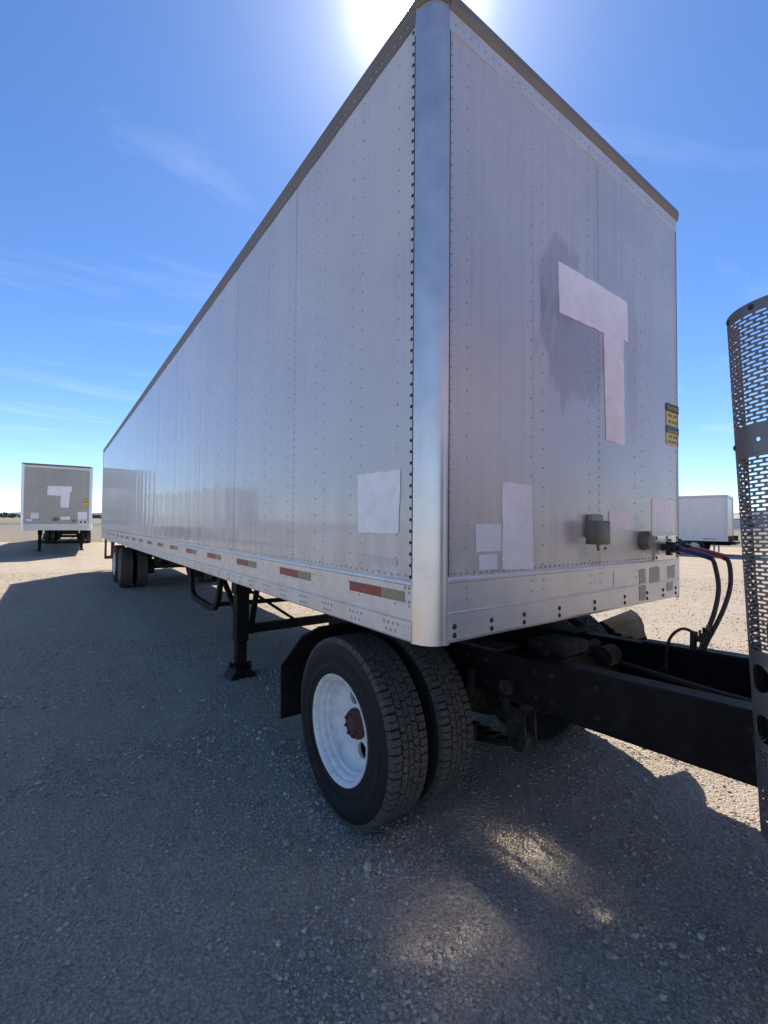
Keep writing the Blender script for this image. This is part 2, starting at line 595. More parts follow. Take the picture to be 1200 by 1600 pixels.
def gravel_ground():
    m, nt, b = mat_base('gravel_ground')
    geo = nt.nodes.new('ShaderNodeNewGeometry')
    pos = geo.outputs['Position']
    big = noise(nt, 0.35, 6, 0.6, pos, 0.4)
    mid = noise(nt, 2.6, 7, 0.65, pos, 0.3)
    fin = noise(nt, 38, 8, 0.7, pos)
    vor = nt.nodes.new('ShaderNodeTexVoronoi')
    vor.inputs['Scale'].default_value = 62
    nt.links.new(pos, vor.inputs['Vector'])
    vor2 = nt.nodes.new('ShaderNodeTexVoronoi')
    vor2.inputs['Scale'].default_value = 150
    nt.links.new(pos, vor2.inputs['Vector'])
    c = mixc(nt, mrange(nt, big, 0.35, 0.65), (0.50, 0.405, 0.305), (0.57, 0.47, 0.36))
    c = mixc(nt, mrange(nt, mid, 0.4, 0.7, 0, 0.5), c, (0.34, 0.28, 0.22))
    ruts = noise(nt, 1.0, 4, 0.5, pos, 0.6, (1.5, 0.14, 1))
    c = mixc(nt, mrange(nt, ruts, 0.48, 0.62, 0, 0.4), c, (0.37, 0.30, 0.235))
    c = mixc(nt, mrange(nt, fin, 0.45, 0.7, 0, 0.6), c, (0.56, 0.47, 0.37))
    sepc = nt.nodes.new('ShaderNodeSeparateColor')
    nt.links.new(vor.outputs['Color'], sepc.inputs[0])
    c = mixc(nt, mrange(nt, sepc.outputs[0], 0.5, 1.0, 0, 0.75), c, (0.55, 0.475, 0.39))
    sepc2 = nt.nodes.new('ShaderNodeSeparateColor')
    nt.links.new(vor2.outputs['Color'], sepc2.inputs[0])
    c = mixc(nt, mrange(nt, sepc2.outputs[1], 0.5, 1.0, 0, 0.6), c, (0.18, 0.15, 0.12))
    c = mixc(nt, mrange(nt, vor.outputs['Distance'], 0.35, 0.75, 0, 0.55), c, (0.26, 0.21, 0.165))  # gaps between stones darkened in the colour, as shade in crevices
    nt.links.new(c, b.inputs['Base Color'])
    setin(b, Roughness=1.0)
    b.inputs['Specular IOR Level'].default_value = 0.02
    n1 = bump(nt, vor.outputs['Distance'], 0.8, -0.014, b)
    n2 = bump(nt, vor2.outputs['Distance'], 0.6, -0.006, b, n1)
    bump(nt, fin, 0.6, 0.012, b, n2)
    return m


M_ground = gravel_ground()
xs = axis_coords(1.2, 4.2, 0.035, 6000)
ys = axis_coords(1.6, 4.4, 0.035, 6000)
g_me = grid_mesh('gravel_yard', xs, ys, ground_z, M_ground)
ground = put('gravel_yard', g_me)
ground['kind'] = 'structure'
ground['label'] = 'wide tan gravel yard the trailers stand on'


def loose_gravel():
    """pebbles lying on the yard; one mesh"""
    import bmesh
    base = []
    for k in range(8):
        bm = bmesh.new()
        bmesh.ops.create_icosphere(bm, subdivisions=1, radius=1.0)
        v = np.array([p.co[:] for p in bm.verts])
        v *= 1 + rng.uniform(-0.28, 0.28, (len(v), 1))
        v *= np.array([1.0, rng.uniform(0.65, 0.95), rng.uniform(0.45, 0.7)])
        f = np.array([[q.index for q in p.verts] for p in bm.faces])
        bm.free()
        base.append((v, f))
    px, py, ps = [], [], []
    def sow(n, s0, s1, mean, sig, lo, hi, clump=True):
        s = np.sqrt(rng.uniform(s0 * s0, s1 * s1, n))
        l = rng.uniform(-1, 1, n) * (0.98 * s + 0.5)
        x = CAM.x + FH.x * s + LH.x * l; y = CAM.y + FH.y * s + LH.y * l
        if clump:
            d = vnoise(x * 1.3, y * 1.3, 21) * 0.6 + vnoise(x * 4.1, y * 4.1, 22) * 0.4
            keep = rng.uniform(0, 1, n) < np.clip((d - 0.33) * 2.6, 0.12, 1)
            x, y = x[keep], y[keep]
        r = np.clip(np.exp(rng.normal(math.log(mean), sig, len(x))), lo, hi)
        px.append(x); py.append(y); ps.append(r)
    sow(85000, 0.9, 3.6, 0.0050, 0.44, 0.003, 0.020)
    sow(46000, 3.2, 6.5, 0.0075, 0.40, 0.004, 0.022)
    sow(26000, 6.0, 14, 0.0085, 0.35, 0.005, 0.02, False)
    sow(300, 1.0, 7.0, 0.017, 0.3, 0.012, 0.032)
    x = np.concatenate(px); y = np.concatenate(py); r = np.concatenate(ps)
    n = len(x)
    z = ground_z(x, y) + r * 0.30
    a = rng.uniform(0, 2 * math.pi, n); tilt = rng.normal(0, 0.25, n)
    ca, sa, ct, st = np.cos(a), np.sin(a), np.cos(tilt), np.sin(tilt)
    kind = rng.integers(0, len(base), n)
    cos, fcs, tones = [], [], []
    off = 0
    for k, (v, f) in enumerate(base):
        ix = np.where(kind == k)[0]
        V = v[None] * r[ix, None, None]
        vx = V[..., 0]; vy = V[..., 1] * ct[ix, None] - V[..., 2] * st[ix, None]; vz = V[..., 1] * st[ix, None] + V[..., 2] * ct[ix, None]
        wx = vx * ca[ix, None] - vy * sa[ix, None] + x[ix, None]
        wy = vx * sa[ix, None] + vy * ca[ix, None] + y[ix, None]
        wz = vz + z[ix, None]
        cos.append(np.stack([wx, wy, wz], -1).reshape(-1, 3))
        fcs.append((f[None] + (off + np.arange(len(ix)) * len(v))[:, None, None]).reshape(-1, 3))
        off += len(ix) * len(v)
        tones.append(np.repeat(rng.uniform(0, 1, len(ix)), len(v)))
    m, nt, b = mat_base('pebble_stone')
    at = nt.nodes.new('ShaderNodeAttribute'); at.attribute_name = 'tone'
    rp = nt.nodes.new('ShaderNodeValToRGB')
    el = rp.color_ramp.elements
    el[0].position = 0; el[0].color = (0.22, 0.19, 0.16, 1)
    el[1].position = 1; el[1].color = (0.60, 0.53, 0.46, 1)
    for p_, c_ in ((0.35, (0.41, 0.335, 0.26, 1)), (0.6, (0.48, 0.395, 0.31, 1)), (0.88, (0.53, 0.455, 0.38, 1))):
        e = el.new(p_); e.color = c_
    nt.links.new(at.outputs['Fac'], rp.inputs[0])
    c = mixc(nt, mrange(nt, noise(nt, 120, 4), 0.4, 0.7, 0, 0.3), rp.outputs[0], (0.34, 0.29, 0.24))
    nt.links.new(c, b.inputs['Base Color'])
    setin(b, Roughness=1.0)
    b.inputs['Specular IOR Level'].default_value = 0.03
    me = np_mesh('loose_gravel', np.concatenate(cos), np.concatenate(fcs), m, False)
    tv = np.concatenate(tones).astype(np.float32)
    at_ = me.attributes.new('tone', 'FLOAT', 'POINT')
    at_.data.foreach_set('value', tv)
    o = put('loose_gravel', me)
    o['kind'] = 'stuff'
    o['label'] = 'loose pebbles scattered over the shaded yard in the foreground'


loose_gravel()


def sheet_sl(name, s0, s1, l0, l1, ns, nl, lift, mat, amp=0.0, nscale=0.1, edge=0.0, seed=9):
    """a sheet laid over the ground between two distances from the parking yard"""
    S, Lt = np.meshgrid(np.linspace(0, 1, ns), np.linspace(l0, l1, nl))
    e0 = edge * (vnoise(Lt * 0.07 + 50, Lt * 0 + 3.3, seed) - 0.5)
    Sx = (s0 + e0) * (1 - S) + s1 * S
    X = CAM.x + FH.x * Sx + LH.x * Lt; Y = CAM.y + FH.y * Sx + LH.y * Lt
    Z = plane_z(X, Y) + lift * np.clip(S * 30, 0.02, 1) + amp * (vnoise(X * nscale, Y * nscale, seed) - 0.3) * np.clip(S * 12, 0, 1)
    co = np.stack([X, Y, Z], -1).reshape(-1, 3)
    i = np.arange((ns - 1) * (nl - 1)); r, c = i // (ns - 1), i % (ns - 1)
    q = np.stack([r * ns + c, r * ns + c + 1, (r + 1) * ns + c + 1, (r + 1) * ns + c], -1)
    o = put(name, np_mesh(name, co, q, mat, True))
    o['kind'] = 'structure'
    return o


M_field = simple('dry_field_soil', (0.155, 0.125, 0.082), 0.95, dirt=(0.20, 0.165, 0.105), dscale=0.25, amount=0.8, var=0.2, bmp=0.6, bscale=3)
M_farfield = simple('scrub_field', (0.17, 0.145, 0.08), 0.95, dirt=(0.10, 0.095, 0.055), dscale=0.05, amount=0.8, var=0.2)
M_road = simple('asphalt_road', (0.07, 0.07, 0.075), 0.9, dscale=0.2)
o = sheet_sl('dry_field', 31, 84, -190, 150, 60, 140, 0.10, M_field, 0.16, 0.3, 3.0); o['label'] = 'brown dry field beyond the gravel yard'
o = sheet_sl('road', 84, 108, -260, 200, 6, 40, 0.20, M_road); o['label'] = 'grey road beyond the field'
o = sheet_sl('scrub_land', 108, 900, -1400, 1400, 40, 60, 0.3, M_farfield, 1.2, 0.02, 0, 12); o['label'] = 'flat scrubland running out to the treeline'

# ------------------------------------------------------------------ wheels
TYRE_PROF = [(0.040, 0.296), (0.020, 0.3075), (0.014, 0.325), (0.010, 0.375), (0.006, 0.42), (0.008, 0.462), (0.022, 0.492), (0.034, 0.505)]


def tyre_profile(w, R):
    k = R / 0.52
    left = [(a * w / 0.28, r * k if r > 0.31 else r) for a, r in TYRE_PROF]
    g = 0.505 * k
    prof = list(left)
    # sidewall mould rings
    prof.insert(5, (0.0042 * w / 0.28, 0.425 * k)); prof.insert(6, (0.0078 * w / 0.28, 0.428 * k))
    prof.insert(4, (0.0085 * w / 0.28, 0.350 * k)); prof.insert(5, (0.0115 * w / 0.28, 0.353 * k))
    right = [(w - a, r) for a, r in reversed(prof)]
    return prof + [(w * 0.5, g)] + right


def make_tyre(name, w, R, tread, seg=64):
    mb = MB()
    mb.lathe(tyre_profile(w, R), n=96 if tread == 'lug' else 56)
    me = mb.mesh('tyre', M_rubber, 40)
    tb = MB()
    g = 0.498 * R / 0.52
    if tread == 'lug':
        rows = [(0.030, 0.082, 0.0), (0.088, 0.120, 0.5), (0.126, 0.154, 0.0), (0.160, 0.192, 0.5), (0.198, 0.250, 0.0)]
        n = seg
        for ri, (a0, a1, ph) in enumerate(rows):
            a0, a1 = a0 * w / 0.28, a1 * w / 0.28
            shoulder = ri in (0, 4)
            for k in range(n):
                jit = (math.sin(k * 2.4 + ri) * 0.05)
                t0 = 2 * math.pi * (k + ph + jit) / n
                pitch = 2 * math.pi / n
                subs = 1
                gap = 0.16 if not shoulder else 0.20
                for s in range(subs):
                    u0 = t0 + pitch * (gap / 2 + (1 - gap) * s / subs + (0.018 if s else 0))
                    u1 = t0 + pitch * (gap / 2 + (1 - gap) * (s + 1) / subs - (0.018 if s == 0 else 0))
                    z = pitch * (0.26 if ri % 2 else -0.26) if not shoulder else pitch * 0.06
                    am = (a0 + a1) / 2
                    b0, b1 = a0, a1
                    if shoulder and k % 2 == 0:
                        if ri == 0: b1 -= 0.006
                        else: b0 += 0.006
                    poly = [(u0, b0), (u0 + z, am), (u0, b1), (u1, b1), (u1 + z, am), (u1, b0)]
                    def crown(a):
                        return 0.0 if not shoulder else 0.010 * max(0.0, (abs(a - w / 2) - 0.075) / 0.06) ** 1.5
                    vs = []
                    for rad in (g, 0.519 * R / 0.52):
                        for (u, a) in poly:
                            rr = rad - crown(a) if rad > g else rad - 0.012
                            vs.append((a, rr * math.cos(u), rr * math.sin(u)))
                    fs = [tuple(range(6, 12))]
                    for i in range(6):
                        j = (i + 1) % 6
                        fs.append((i, j, j + 6, i + 6))
                    tb.add(vs, fs)
                if shoulder:      # lug running down over the shoulder
                    e0 = t0 + pitch * 0.07; e1 = t0 + pitch * 0.93
                    side = a0 if ri == 0 else a1
                    out = (side - 0.012) if ri == 0 else (side + 0.012)
                    R1, R2 = 0.511 * R / 0.52, 0.486 * R / 0.52
                    vs = []
                    for u in (e0, e1):
                        vs += [(side, R1 * math.cos(u), R1 * math.sin(u)), (out, R2 * math.cos(u), R2 * math.sin(u)),
                               (side, R2 * .97 * math.cos(u), R2 * .97 * math.sin(u))]
                    tb.add(vs, [(0, 1, 4, 3), (0, 2, 1), (3, 4, 5), (1, 2, 5, 4)])
    else:
        for a0, a1 in ((0.032, 0.078), (0.086, 0.122), (0.130, 0.152), (0.160, 0.196), (0.204, 0.248)):
            a0, a1 = a0 * w / 0.28, a1 * w / 0.28
            tb.lathe([(a0, g - 0.01), (a0, R * 0.996), (a1, R * 0.996), (a1, g - 0.01)], n=56)
    return me, tb.mesh('tread', M_tread, None if tread == 'lug' else 40)


def disc_with_holes(mb, a, r0, r1, n, hr, hc, phase=0.0, depth=0.02, only=None):
    """flat annulus at x=a with n round hand holes and their edges"""
    K = 24
    for s in range(n):
        t0 = phase + 2 * math.pi * s / n; dt = 2 * math.pi / n
        tc = t0 + dt / 2
        if only is not None and s not in only:
            m = 10
            vs = [(a, r * math.cos(t0 + dt * k / m), r * math.sin(t0 + dt * k / m)) for k in range(m + 1) for r in (r0, r1)]
            mb.add(vs, [(2 * k, 2 * k + 1, 2 * k + 3, 2 * k + 2) for k in range(m)])
            continue
        outer, inner = [], []
        for k in range(K):
            ang = 2 * math.pi * k / K
            hx = hc + hr * math.cos(ang); ht = hr * math.sin(ang)
            inner.append((a, hx * math.cos(tc) - ht * math.sin(tc), hx * math.sin(tc) + ht * math.cos(tc)))
            # project on the sector boundary
            c, sn = math.cos(ang), math.sin(ang)
            m = max(abs(c), abs(sn)); u, v = c / m, sn / m
            rr = hc + (r1 - hc) * u if u > 0 else hc + (hc - r0) * u
            tt = tc + v * dt / 2
            outer.append((a, rr * math.cos(tt), rr * math.sin(tt)))
        back = [(a + depth, p[1], p[2]) for p in inner]
        vs = outer + inner + back
        fs = []
        for k in range(K):
            j = (k + 1) % K
            fs += [(k, j, K + j, K + k), (K + k, K + j, 2 * K + j, 2 * K + k)]
        mb.add(vs, fs)


def make_rim_outer(offset_deep=0.155, holes=5):
    mb = MB()
    d = offset_deep
    mb.lathe([(0.052, 0.290), (0.030, 0.296), (0.022, 0.305), (0.014, 0.307), (0.010, 0.303), (0.013, 0.296), (0.024, 0.287), (0.032, 0.2815),
              (0.046, 0.280), (0.055, 0.268), (0.066, 0.262), (0.082, 0.261), (0.094, 0.250), (0.112, 0.247), (d - 0.028, 0.243), (d - 0.012, 0.232), (d - 0.003, 0.218), (d, 0.205)], n=96)
    disc_with_holes(mb, d, 0.10, 0.205, 6, 0.046, 0.1495, math.pi / 3, only=(0, 3))
    mb.lathe([(d, 0.10), (d - 0.004, 0.098), (d - 0.004, 0.05)], n=48)
    return mb.mesh('rim', M_rim, 30)


def make_hub(d=0.155, n=10):
    mb = MB()
    mb.lathe([(d - 0.004, 0.088), (d - 0.020, 0.088), (d - 0.024, 0.083), (d - 0.030, 0.080), (d - 0.040, 0.078), (d - 0.043, 0.072), (d - 0.043, 0.045), (d - 0.050, 0.038), (d - 0.052, 0.0005)], n=32)
    for k in range(n):
        t = 2 * math.pi * k / n
        c = (0, 0.061 * math.cos(t), 0.061 * math.sin(t))
        mb.lathe([(d - 0.042, 0.0105), (d - 0.053, 0.0105), (d - 0.053, 0.006), (d - 0.060, 0.006), (d - 0.060, 0.0005)], c, n=6)
    return mb.mesh('hub', M_hub, 35)


def plain_rim(mat, w=0.28):
    mb = MB()
    mb.lathe([(w - 0.02, 0.300), (w - 0.05, 0.288), (0.06, 0.27), (0.06, 0.1), (0.06, 0.0005)], n=48)
    mb.lathe([(0.02, 0.303), (0.013, 0.30), (0.03, 0.288), (0.06, 0.27)], n=48)
    return mb.mesh('rim', mat, 35)


def backing_rim():
    mb = MB()
    mb.lathe([(0.25, 0.302), (0.20, 0.285), (0.02, 0.285), (0.012, 0.302)], n=48)
    mb.lathe([(0.06, 0.285), (0.06, 0.0005)], n=48)
    return mb.mesh('rim', M_under, 35)


LUG_TYRE = make_tyre('tyre', 0.285, 0.52, 'lug', 84)
RIB_TYRE = make_tyre('tyre', 0.27, 0.50, 'rib')
RIM_OUT = make_rim_outer()
HUB = make_hub(n=8)
RIM_BACK = backing_rim()
RIM_TRAILER = make_rim_outer(0.13, 5)
RIM_RUSTY = RIM_TRAILER.copy(); RIM_RUSTY.materials.clear()
RIM_RUSTY.materials.append(simple('brown_rim', (0.24, 0.15, 0.09), 0.7, dirt=(0.45, 0.4, 0.34), dscale=9, amount=0.6))
HUB_TRAILER = make_hub(0.13, 8)
_db = MB(); _db.lathe([(0.215, 0.24), (0.235, 0.21), (0.24, 0.0005)], n=40)
DRUM = _db.mesh('brake_drum', M_under, 35)


def wheel(root, x, y, z, tyre, rim, hub=None, flip=False, name='wheel', drum=True, spin=0.0):
    w = bpy.data.objects.new(name, None)
    COL.objects.link(w); w.parent = root
    w.location = (x, y, z)
    w.rotation_euler = (spin, 0, math.pi) if flip else (spin, 0, 0)
    t = put('tyre', tyre[0], w)
    put('tread', tyre[1], w)
    put('rim', rim, w)
    if hub:
        put('hub', hub, w)
    if drum and rim is not RIM_BACK:
        put('brake_drum', DRUM, w)
    return w


# ------------------------------------------------------------------ van trailer
L, W, ZB, ZT = 16.14, 2.58, 1.184, 4.11
PO = 0.4064


def side_panel_mesh(y0, y1, z0, z1, posts, seed):
    r = random.Random(seed)
    ny, nz = max(8, int((y1 - y0) / 0.022)), 14
    ys_ = np.linspace(y0, y1, ny); zs_ = np.linspace(z0, z1, nz)
    Y, Z = np.meshgrid(ys_, zs_)
    X = np.zeros_like(Y)
    ps = sorted(posts)
    for a, b in zip(ps[:-1], ps[1:]):
        u = (Y - a - 0.05) / (b - a - 0.10)
        inb = (u > 0) & (u < 1)
        amp = r.uniform(0.0009, 0.0024)
        vv = 0.75 + 0.5 * vnoise(Z * 0.9 + a * 3.7, Z * 0 + seed * 1.3, 31)
        X -= np.where(inb, amp * vv * np.sin(np.clip(u, 0, 1) * math.pi) ** 2, 0)
    X += (vnoise(Y * 5 + seed, Z * 2.2, 33) - 0.5) * 0.0007
    co = np.stack([X, Y, Z], -1).reshape(-1, 3)
    i = np.arange((ny - 1) * (nz - 1)); rr, c = i // (ny - 1), i % (ny - 1)
    q = np.stack([rr * ny + c, (rr + 1) * ny + c, (rr + 1) * ny + c + 1, rr * ny + c + 1], -1)
    return np_mesh('side_panel', co, q, M_side, True)


def front_panel_mesh(x0, x1, z0, z1, posts, seed):
    r = random.Random(seed)
    nx, nz = max(8, int((x1 - x0) / 0.024)), 40
    xs_ = np.linspace(x0, x1, nx); zs_ = np.linspace(z0, z1, nz)
    X, Z = np.meshgrid(xs_, zs_)
    Y = np.zeros_like(X)
    for a, b in zip(posts[:-1], posts[1:]):
        u = (X - a - 0.05) / (b - a - 0.10)
        inb = (u > 0) & (u < 1)
        Y -= np.where(inb, r.uniform(0.0010, 0.0022) * np.sin(np.clip(u, 0, 1) * math.pi) ** 2, 0)
    Y += (vnoise(X * 3.3 + seed, Z * 1.6, 35) - 0.5) * 0.0022
    co = np.stack([X, Y, Z], -1).reshape(-1, 3)
    i = np.arange((nx - 1) * (nz - 1)); rr, c = i // (nx - 1), i % (nx - 1)
    q = np.stack([rr * nx + c, rr * nx + c + 1, (rr + 1) * nx + c + 1, (rr + 1) * nx + c], -1)
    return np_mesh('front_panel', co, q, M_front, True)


def ragged(poly, amp, step, seed):
    """outline of a hand painted patch: a polygon with uneven edges"""
    r = random.Random(seed)
    out = []
    n = len(poly)
    for i in range(n):
        a, b = poly[i], poly[(i + 1) % n]
        d = math.hypot(b[0] - a[0], b[1] - a[1])
        k = max(1, int(d / step))
        nx, ny = -(b[1] - a[1]) / d, (b[0] - a[0]) / d
        for j in range(k):
            t = j / k
            e = r.uniform(-amp, amp) if j else r.uniform(-amp, amp) * 0.5
            out.append((a[0] + (b[0] - a[0]) * t + nx * e, a[1] + (b[1] - a[1]) * t + ny * e))
    return out


def front_patch(root, poly, name='paint_patch', mat=None, lift=0.0012, amp=0.004, seed=1, label=None, th=0.0022, base=0.0):
    mb = MB()
    pts = ragged(poly, amp, 0.045, seed) if amp else poly
    mb.prism(pts, 'y', base - lift - th, base - lift)
    # concave outline: triangulate through bmesh
    me = mb.mesh(name, mat or M_patch)
    return put(name, me, root, label)


def side_patch(root, poly, name='paint_patch', mat=None, amp=0.004, seed=1, label=None, base=-0.0026, th=0.0016):
    mb = MB()
    pts = ragged(poly, amp, 0.045, seed) if amp else poly
    mb.prism(pts, 'x', base - th, base)
    return put(name, mb.mesh(name, mat or M_patch), root, label)


NSEAM = [0.106, 1.358] + [1.358 + 1.2192 * k for k in range(1, 13)]
NSEAM[-1] = L - 0.10
POSTS = [0.175 + PO * k for k in range(40)]
FPOSTS = [0.175, 0.75, 1.305, 1.86, 2.40]
PANEL_SHARED = {}


def van_trailer(label, near, patches, stickers, loc=(0, 0, 0), rot=(0, 0, 0)):
    root = thing('semi_trailer', label, 'trailer', loc, rot, 'white dry van trailers parked in the yard')
    # core behind the sheets (shows as dark joints)
    MB().prism([(0.012, 0.116), (0.116, 0.012), (W - 0.116, 0.012), (W - 0.012, 0.116), (W - 0.012, L - 0.05), (0.012, L - 0.05)], 'z', ZB + 0.05, ZT - 0.06).build('inner_wall', M_inner, root)
    zlow, zhigh = 1.452, 3.985
    for j in range(len(NSEAM) - 1):
        y0, y1 = NSEAM[j] + 0.0012, NSEAM[j + 1] - 0.0012
        me = PANEL_SHARED.get(j)
        if me is None:
            me = side_panel_mesh(y0, y1, zlow - 0.01, zhigh + 0.01, [p for p in POSTS if NSEAM[j] - 0.5 < p < NSEAM[j + 1] + 0.5], j + 3)
            PANEL_SHARED[j] = me
        put('side_panel', me, root)
    if 'f' not in PANEL_SHARED:
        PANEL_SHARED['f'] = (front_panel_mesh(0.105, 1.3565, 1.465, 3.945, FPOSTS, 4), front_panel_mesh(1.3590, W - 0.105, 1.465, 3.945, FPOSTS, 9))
        far = MB(); far.box((W - 0.004, 0.1, zlow), (W, L - 0.1, zhigh))
        PANEL_SHARED['far'] = far.mesh('side_panel', M_side)
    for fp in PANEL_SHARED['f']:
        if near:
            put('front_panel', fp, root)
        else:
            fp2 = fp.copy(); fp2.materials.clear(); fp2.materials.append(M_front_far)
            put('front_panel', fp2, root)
    put('side_panel', PANEL_SHARED['far'], root)
    # bottom rails, drawn as extrusions with a groove
    prof = [(0.03, 1.455), (-0.003, 1.455), (-0.007, 1.447), (-0.008, 1.436), (-0.005, 1.430), (-0.005, 1.284), (-0.002, 1.281), (-0.002, 1.277), (-0.009, 1.273), (-0.009, 1.192), (-0.004, ZB), (0.06, ZB), (0.06, 1.2), (0.03, 1.22)]
    MB().prism(prof, 'y', 0.105, L - 0.02).build('bottom_rail', M_rail, root)
    MB().prism([(W - x, z) for x, z in prof], 'y', 0.105, L - 0.02).build('bottom_rail', M_rail, root)
    fprof = [(0.03, 1.472), (-0.004, 1.472), (-0.009, 1.462), (-0.009, 1.452), (-0.005, 1.446), (-0.005, 1.322), (-0.008, 1.318), (-0.008, 1.312), (-0.004, 1.309), (-0.005, 1.200), (0.004, ZB + 0.002), (0.06, ZB + 0.002), (0.06, 1.22), (0.03, 1.24)]
    MB().prism(fprof, 'x', 0.106, W - 0.106).build('front_sill', M_rail, root)
    # top rails
    tp = [(0.03, 3.98), (-0.004, 3.98), (-0.006, 4.045), (-0.012, 4.052), (-0.014, 4.085), (-0.002, 4.10), (0.05, 4.10), (0.05, 4.05), (0.03, 4.04)]
    MB().prism(tp, 'y', 0.106, L - 0.02).build('top_rail', M_cap, root)
    MB().prism([(W - x, z) for x, z in tp], 'y', 0.106, L - 0.02).build('top_rail', M_cap, root)
    MB().prism([(0.03, 3.93), (-0.004, 3.93), (-0.006, 4.022), (0.03, 4.022)], 'x', 0.106, W - 0.106).build('top_rail', M_rail, root)
    cap = MB()
    cap.prism([(0.05, 4.024), (-0.006, 4.024), (-0.020, 4.04), (-0.026, 4.068), (-0.018, 4.095), (0.0, 4.108), (0.05, 4.108)], 'x', 0.10, W - 0.10)
    cap.build('roof_cap', M_cap, root, 40)
    MB().box((0.05, 0.12, 4.085), (W - 0.05, L - 0.03, 4.099)).build('roof', M_rail, root)
    # rounded corner posts
    for sx in (0, 1):
        post = MB()
        pts = []
        R_ = 0.098
        for k in range(15):
            t = math.pi + (math.pi / 2) * k / 14
            pts.append((0.1 + R_ * math.cos(t) , 0.1 + R_ * math.sin(t)))
        line = [(0.0015, 0.122), (0.0015, 0.112), (-0.004, 0.110), (-0.004, 0.1)] + pts[1:-1] + [(0.1, -0.004), (0.112, -0.004), (0.114, 0.0015), (0.124, 0.0015)]
        inner = [(0.124, 0.02), (0.02, 0.124)]
        poly = line + inner
        if sx:
            poly = [(W - x, y) for x, y in poly]
        post.prism(poly, 'z', ZB - 0.004, 4.06)
        post.build('corner_post', M_post, root, 35)
        sl_ = MB()
        xs0 = [(-0.0062, 0.1065, 0.004, 0.1105), (0.1065, -0.0062, 0.1105, 0.004)]
        for q0, q1, q2, q3 in xs0:
            if sx:
                q0, q2 = W - q2, W - q0
            sl_.box((q0, q1, 1.46 if q1 > 0 else 1.475), (q2, q3, 3.93))
        sl_.build('post_sealant', M_inner, root)['kind'] = 'stuff'
        cc = MB()
        cx = 0.1 if not sx else W - 0.1
        cc.lathe([(4.05, 0.0005), (4.05, 0.104), (4.06, 0.114), (4.088, 0.116), (4.105, 0.10), (4.11, 0.0005)], (cx, 0.1, 0), 32, 'z')
        cc.build('corner_cap', M_cap, root, 35)
    # rear frame
    MB().box((-0.006, L - 0.098, ZB), (0.12, L, ZT - 0.02)).box((W - 0.12, L - 0.098, ZB), (W + 0.006, L, ZT - 0.02)).box((0.12, L - 0.09, ZT - 0.2), (W - 0.12, L, ZT - 0.02)).build('rear_frame', M_rail, root)
    MB().box((0.125, L - 0.05, ZB + 0.1), (W / 2 - 0.005, L - 0.012, ZT - 0.205)).build('rear_door', M_white, root)
    MB().box((W / 2 + 0.005, L - 0.05, ZB + 0.1), (W - 0.125, L - 0.012, ZT - 0.205)).build('rear_door', M_white, root)
    # floor
    fl = MB().box((0.065, 0.02, ZB + 0.01), (W - 0.065, L - 0.1, ZB + 0.045))
    for k in range(52):
        fl.box((0.065, 0.25 + k * 0.3048, ZB - 0.0), (W - 0.065, 0.28 + k * 0.3048, ZB + 0.01))
    fl.build('floor', M_under, root)
    # rivets
    rv, rb = MB(), MB()
    X0 = -0.0012
    def sr(y, z, r=0.0048, mb=None):
        (mb or rv).dome((X0, y, z), (-1, 0, 0), r, 0.0032)
    def fr(x, z, r=0.0046, mb=None):
        (mb or rv).dome((x, -0.0012, z), (0, -1, 0), r, 0.0032)
    seams = [s - 0.012 for s in NSEAM[1:-1]]
    if near:
        for pi, p in enumerate(POSTS):
            for e, dy in enumerate((-0.05, 0.05)):
                y = p + dy
                if y > L - 0.12:
                    continue
                is_seam = any(abs(y - s) < 0.03 for s in seams)
                if pi == 0 and e == 0:
                    z = 1.47
                    while z < 3.97:
                        rb.dome((X0, y, z), (-1, 0, 0), 0.0085, 0.004); z += 0.0508
                    continue
                st = 0.0508 if is_seam else 0.1016
                z = 1.50 + (0.0508 if e else 0)
                while z < 3.96:
                    sr(y, z); z += st
        y = 0.16
        while y < L - 0.12:
            sr(y, 1.472 + 0.002 * math.sin(y * 40), 0.0068); y += 0.0508
        y = 0.16
        while y < L - 0.1:
            rv.dome((-0.006, y, 4.012), (-1, 0, 0), 0.006, 0.003); y += 0.0508
        for c, st, z0 in ((0.123, 0.0508, 1.49), (0.223, 0.1016, 1.5), (0.70, 0.1016, 1.55), (0.80, 0.1016, 1.5), (1.255, 0.1016, 1.5), (1.37, 0.0508, 1.49), (1.81, 0.1016, 1.55), (1.91, 0.1016, 1.5), (2.35, 0.1016, 1.5), (2.46, 0.0508, 1.49)):
            z = z0
            while z < 3.92:
                fr(c, z); z += st
        x = 0.15
        while x < W - 0.13:
            fr(x, 1.486, 0.0072); x += 0.042
        x = 0.14
        while x < W - 0.12:
            rv.dome((x, -0.0055, 3.975), (0, -1, 0), 0.0065, 0.003); x += 0.0508
        # side rail fasteners
        k = 0
        y = 0.19
        for j in range(53):
            yy = 0.20 + j * 0.3048
            if yy > L - 0.2:
                break
            for c in range(4 if yy < 2.2 else 2):
                rv.dome((-0.009, yy + c * 0.036, 1.248 - 0.0), (-1, 0, 0), 0.0088, 0.004)
            for c in range(3 if yy < 2.2 else 2):
                rv.dome((-0.009, yy + (0.018 if yy < 2.2 else 0) + c * 0.036, 1.214), (-1, 0, 0), 0.0088, 0.004)
        for p in POSTS:
            if p > L - 0.2:
                break
            for dy in (-0.05, 0.05):
                for z in (1.40, 1.34):
                    rv.dome((-0.005, p + dy, z), (-1, 0, 0), 0.0065, 0.0035)
        for y in (0.125, 0.155):
            for z in (1.42, 1.36, 1.25, 1.21):
                rv.dome((-0.006, y, z), (-1, 0, 0), 0.009, 0.004)
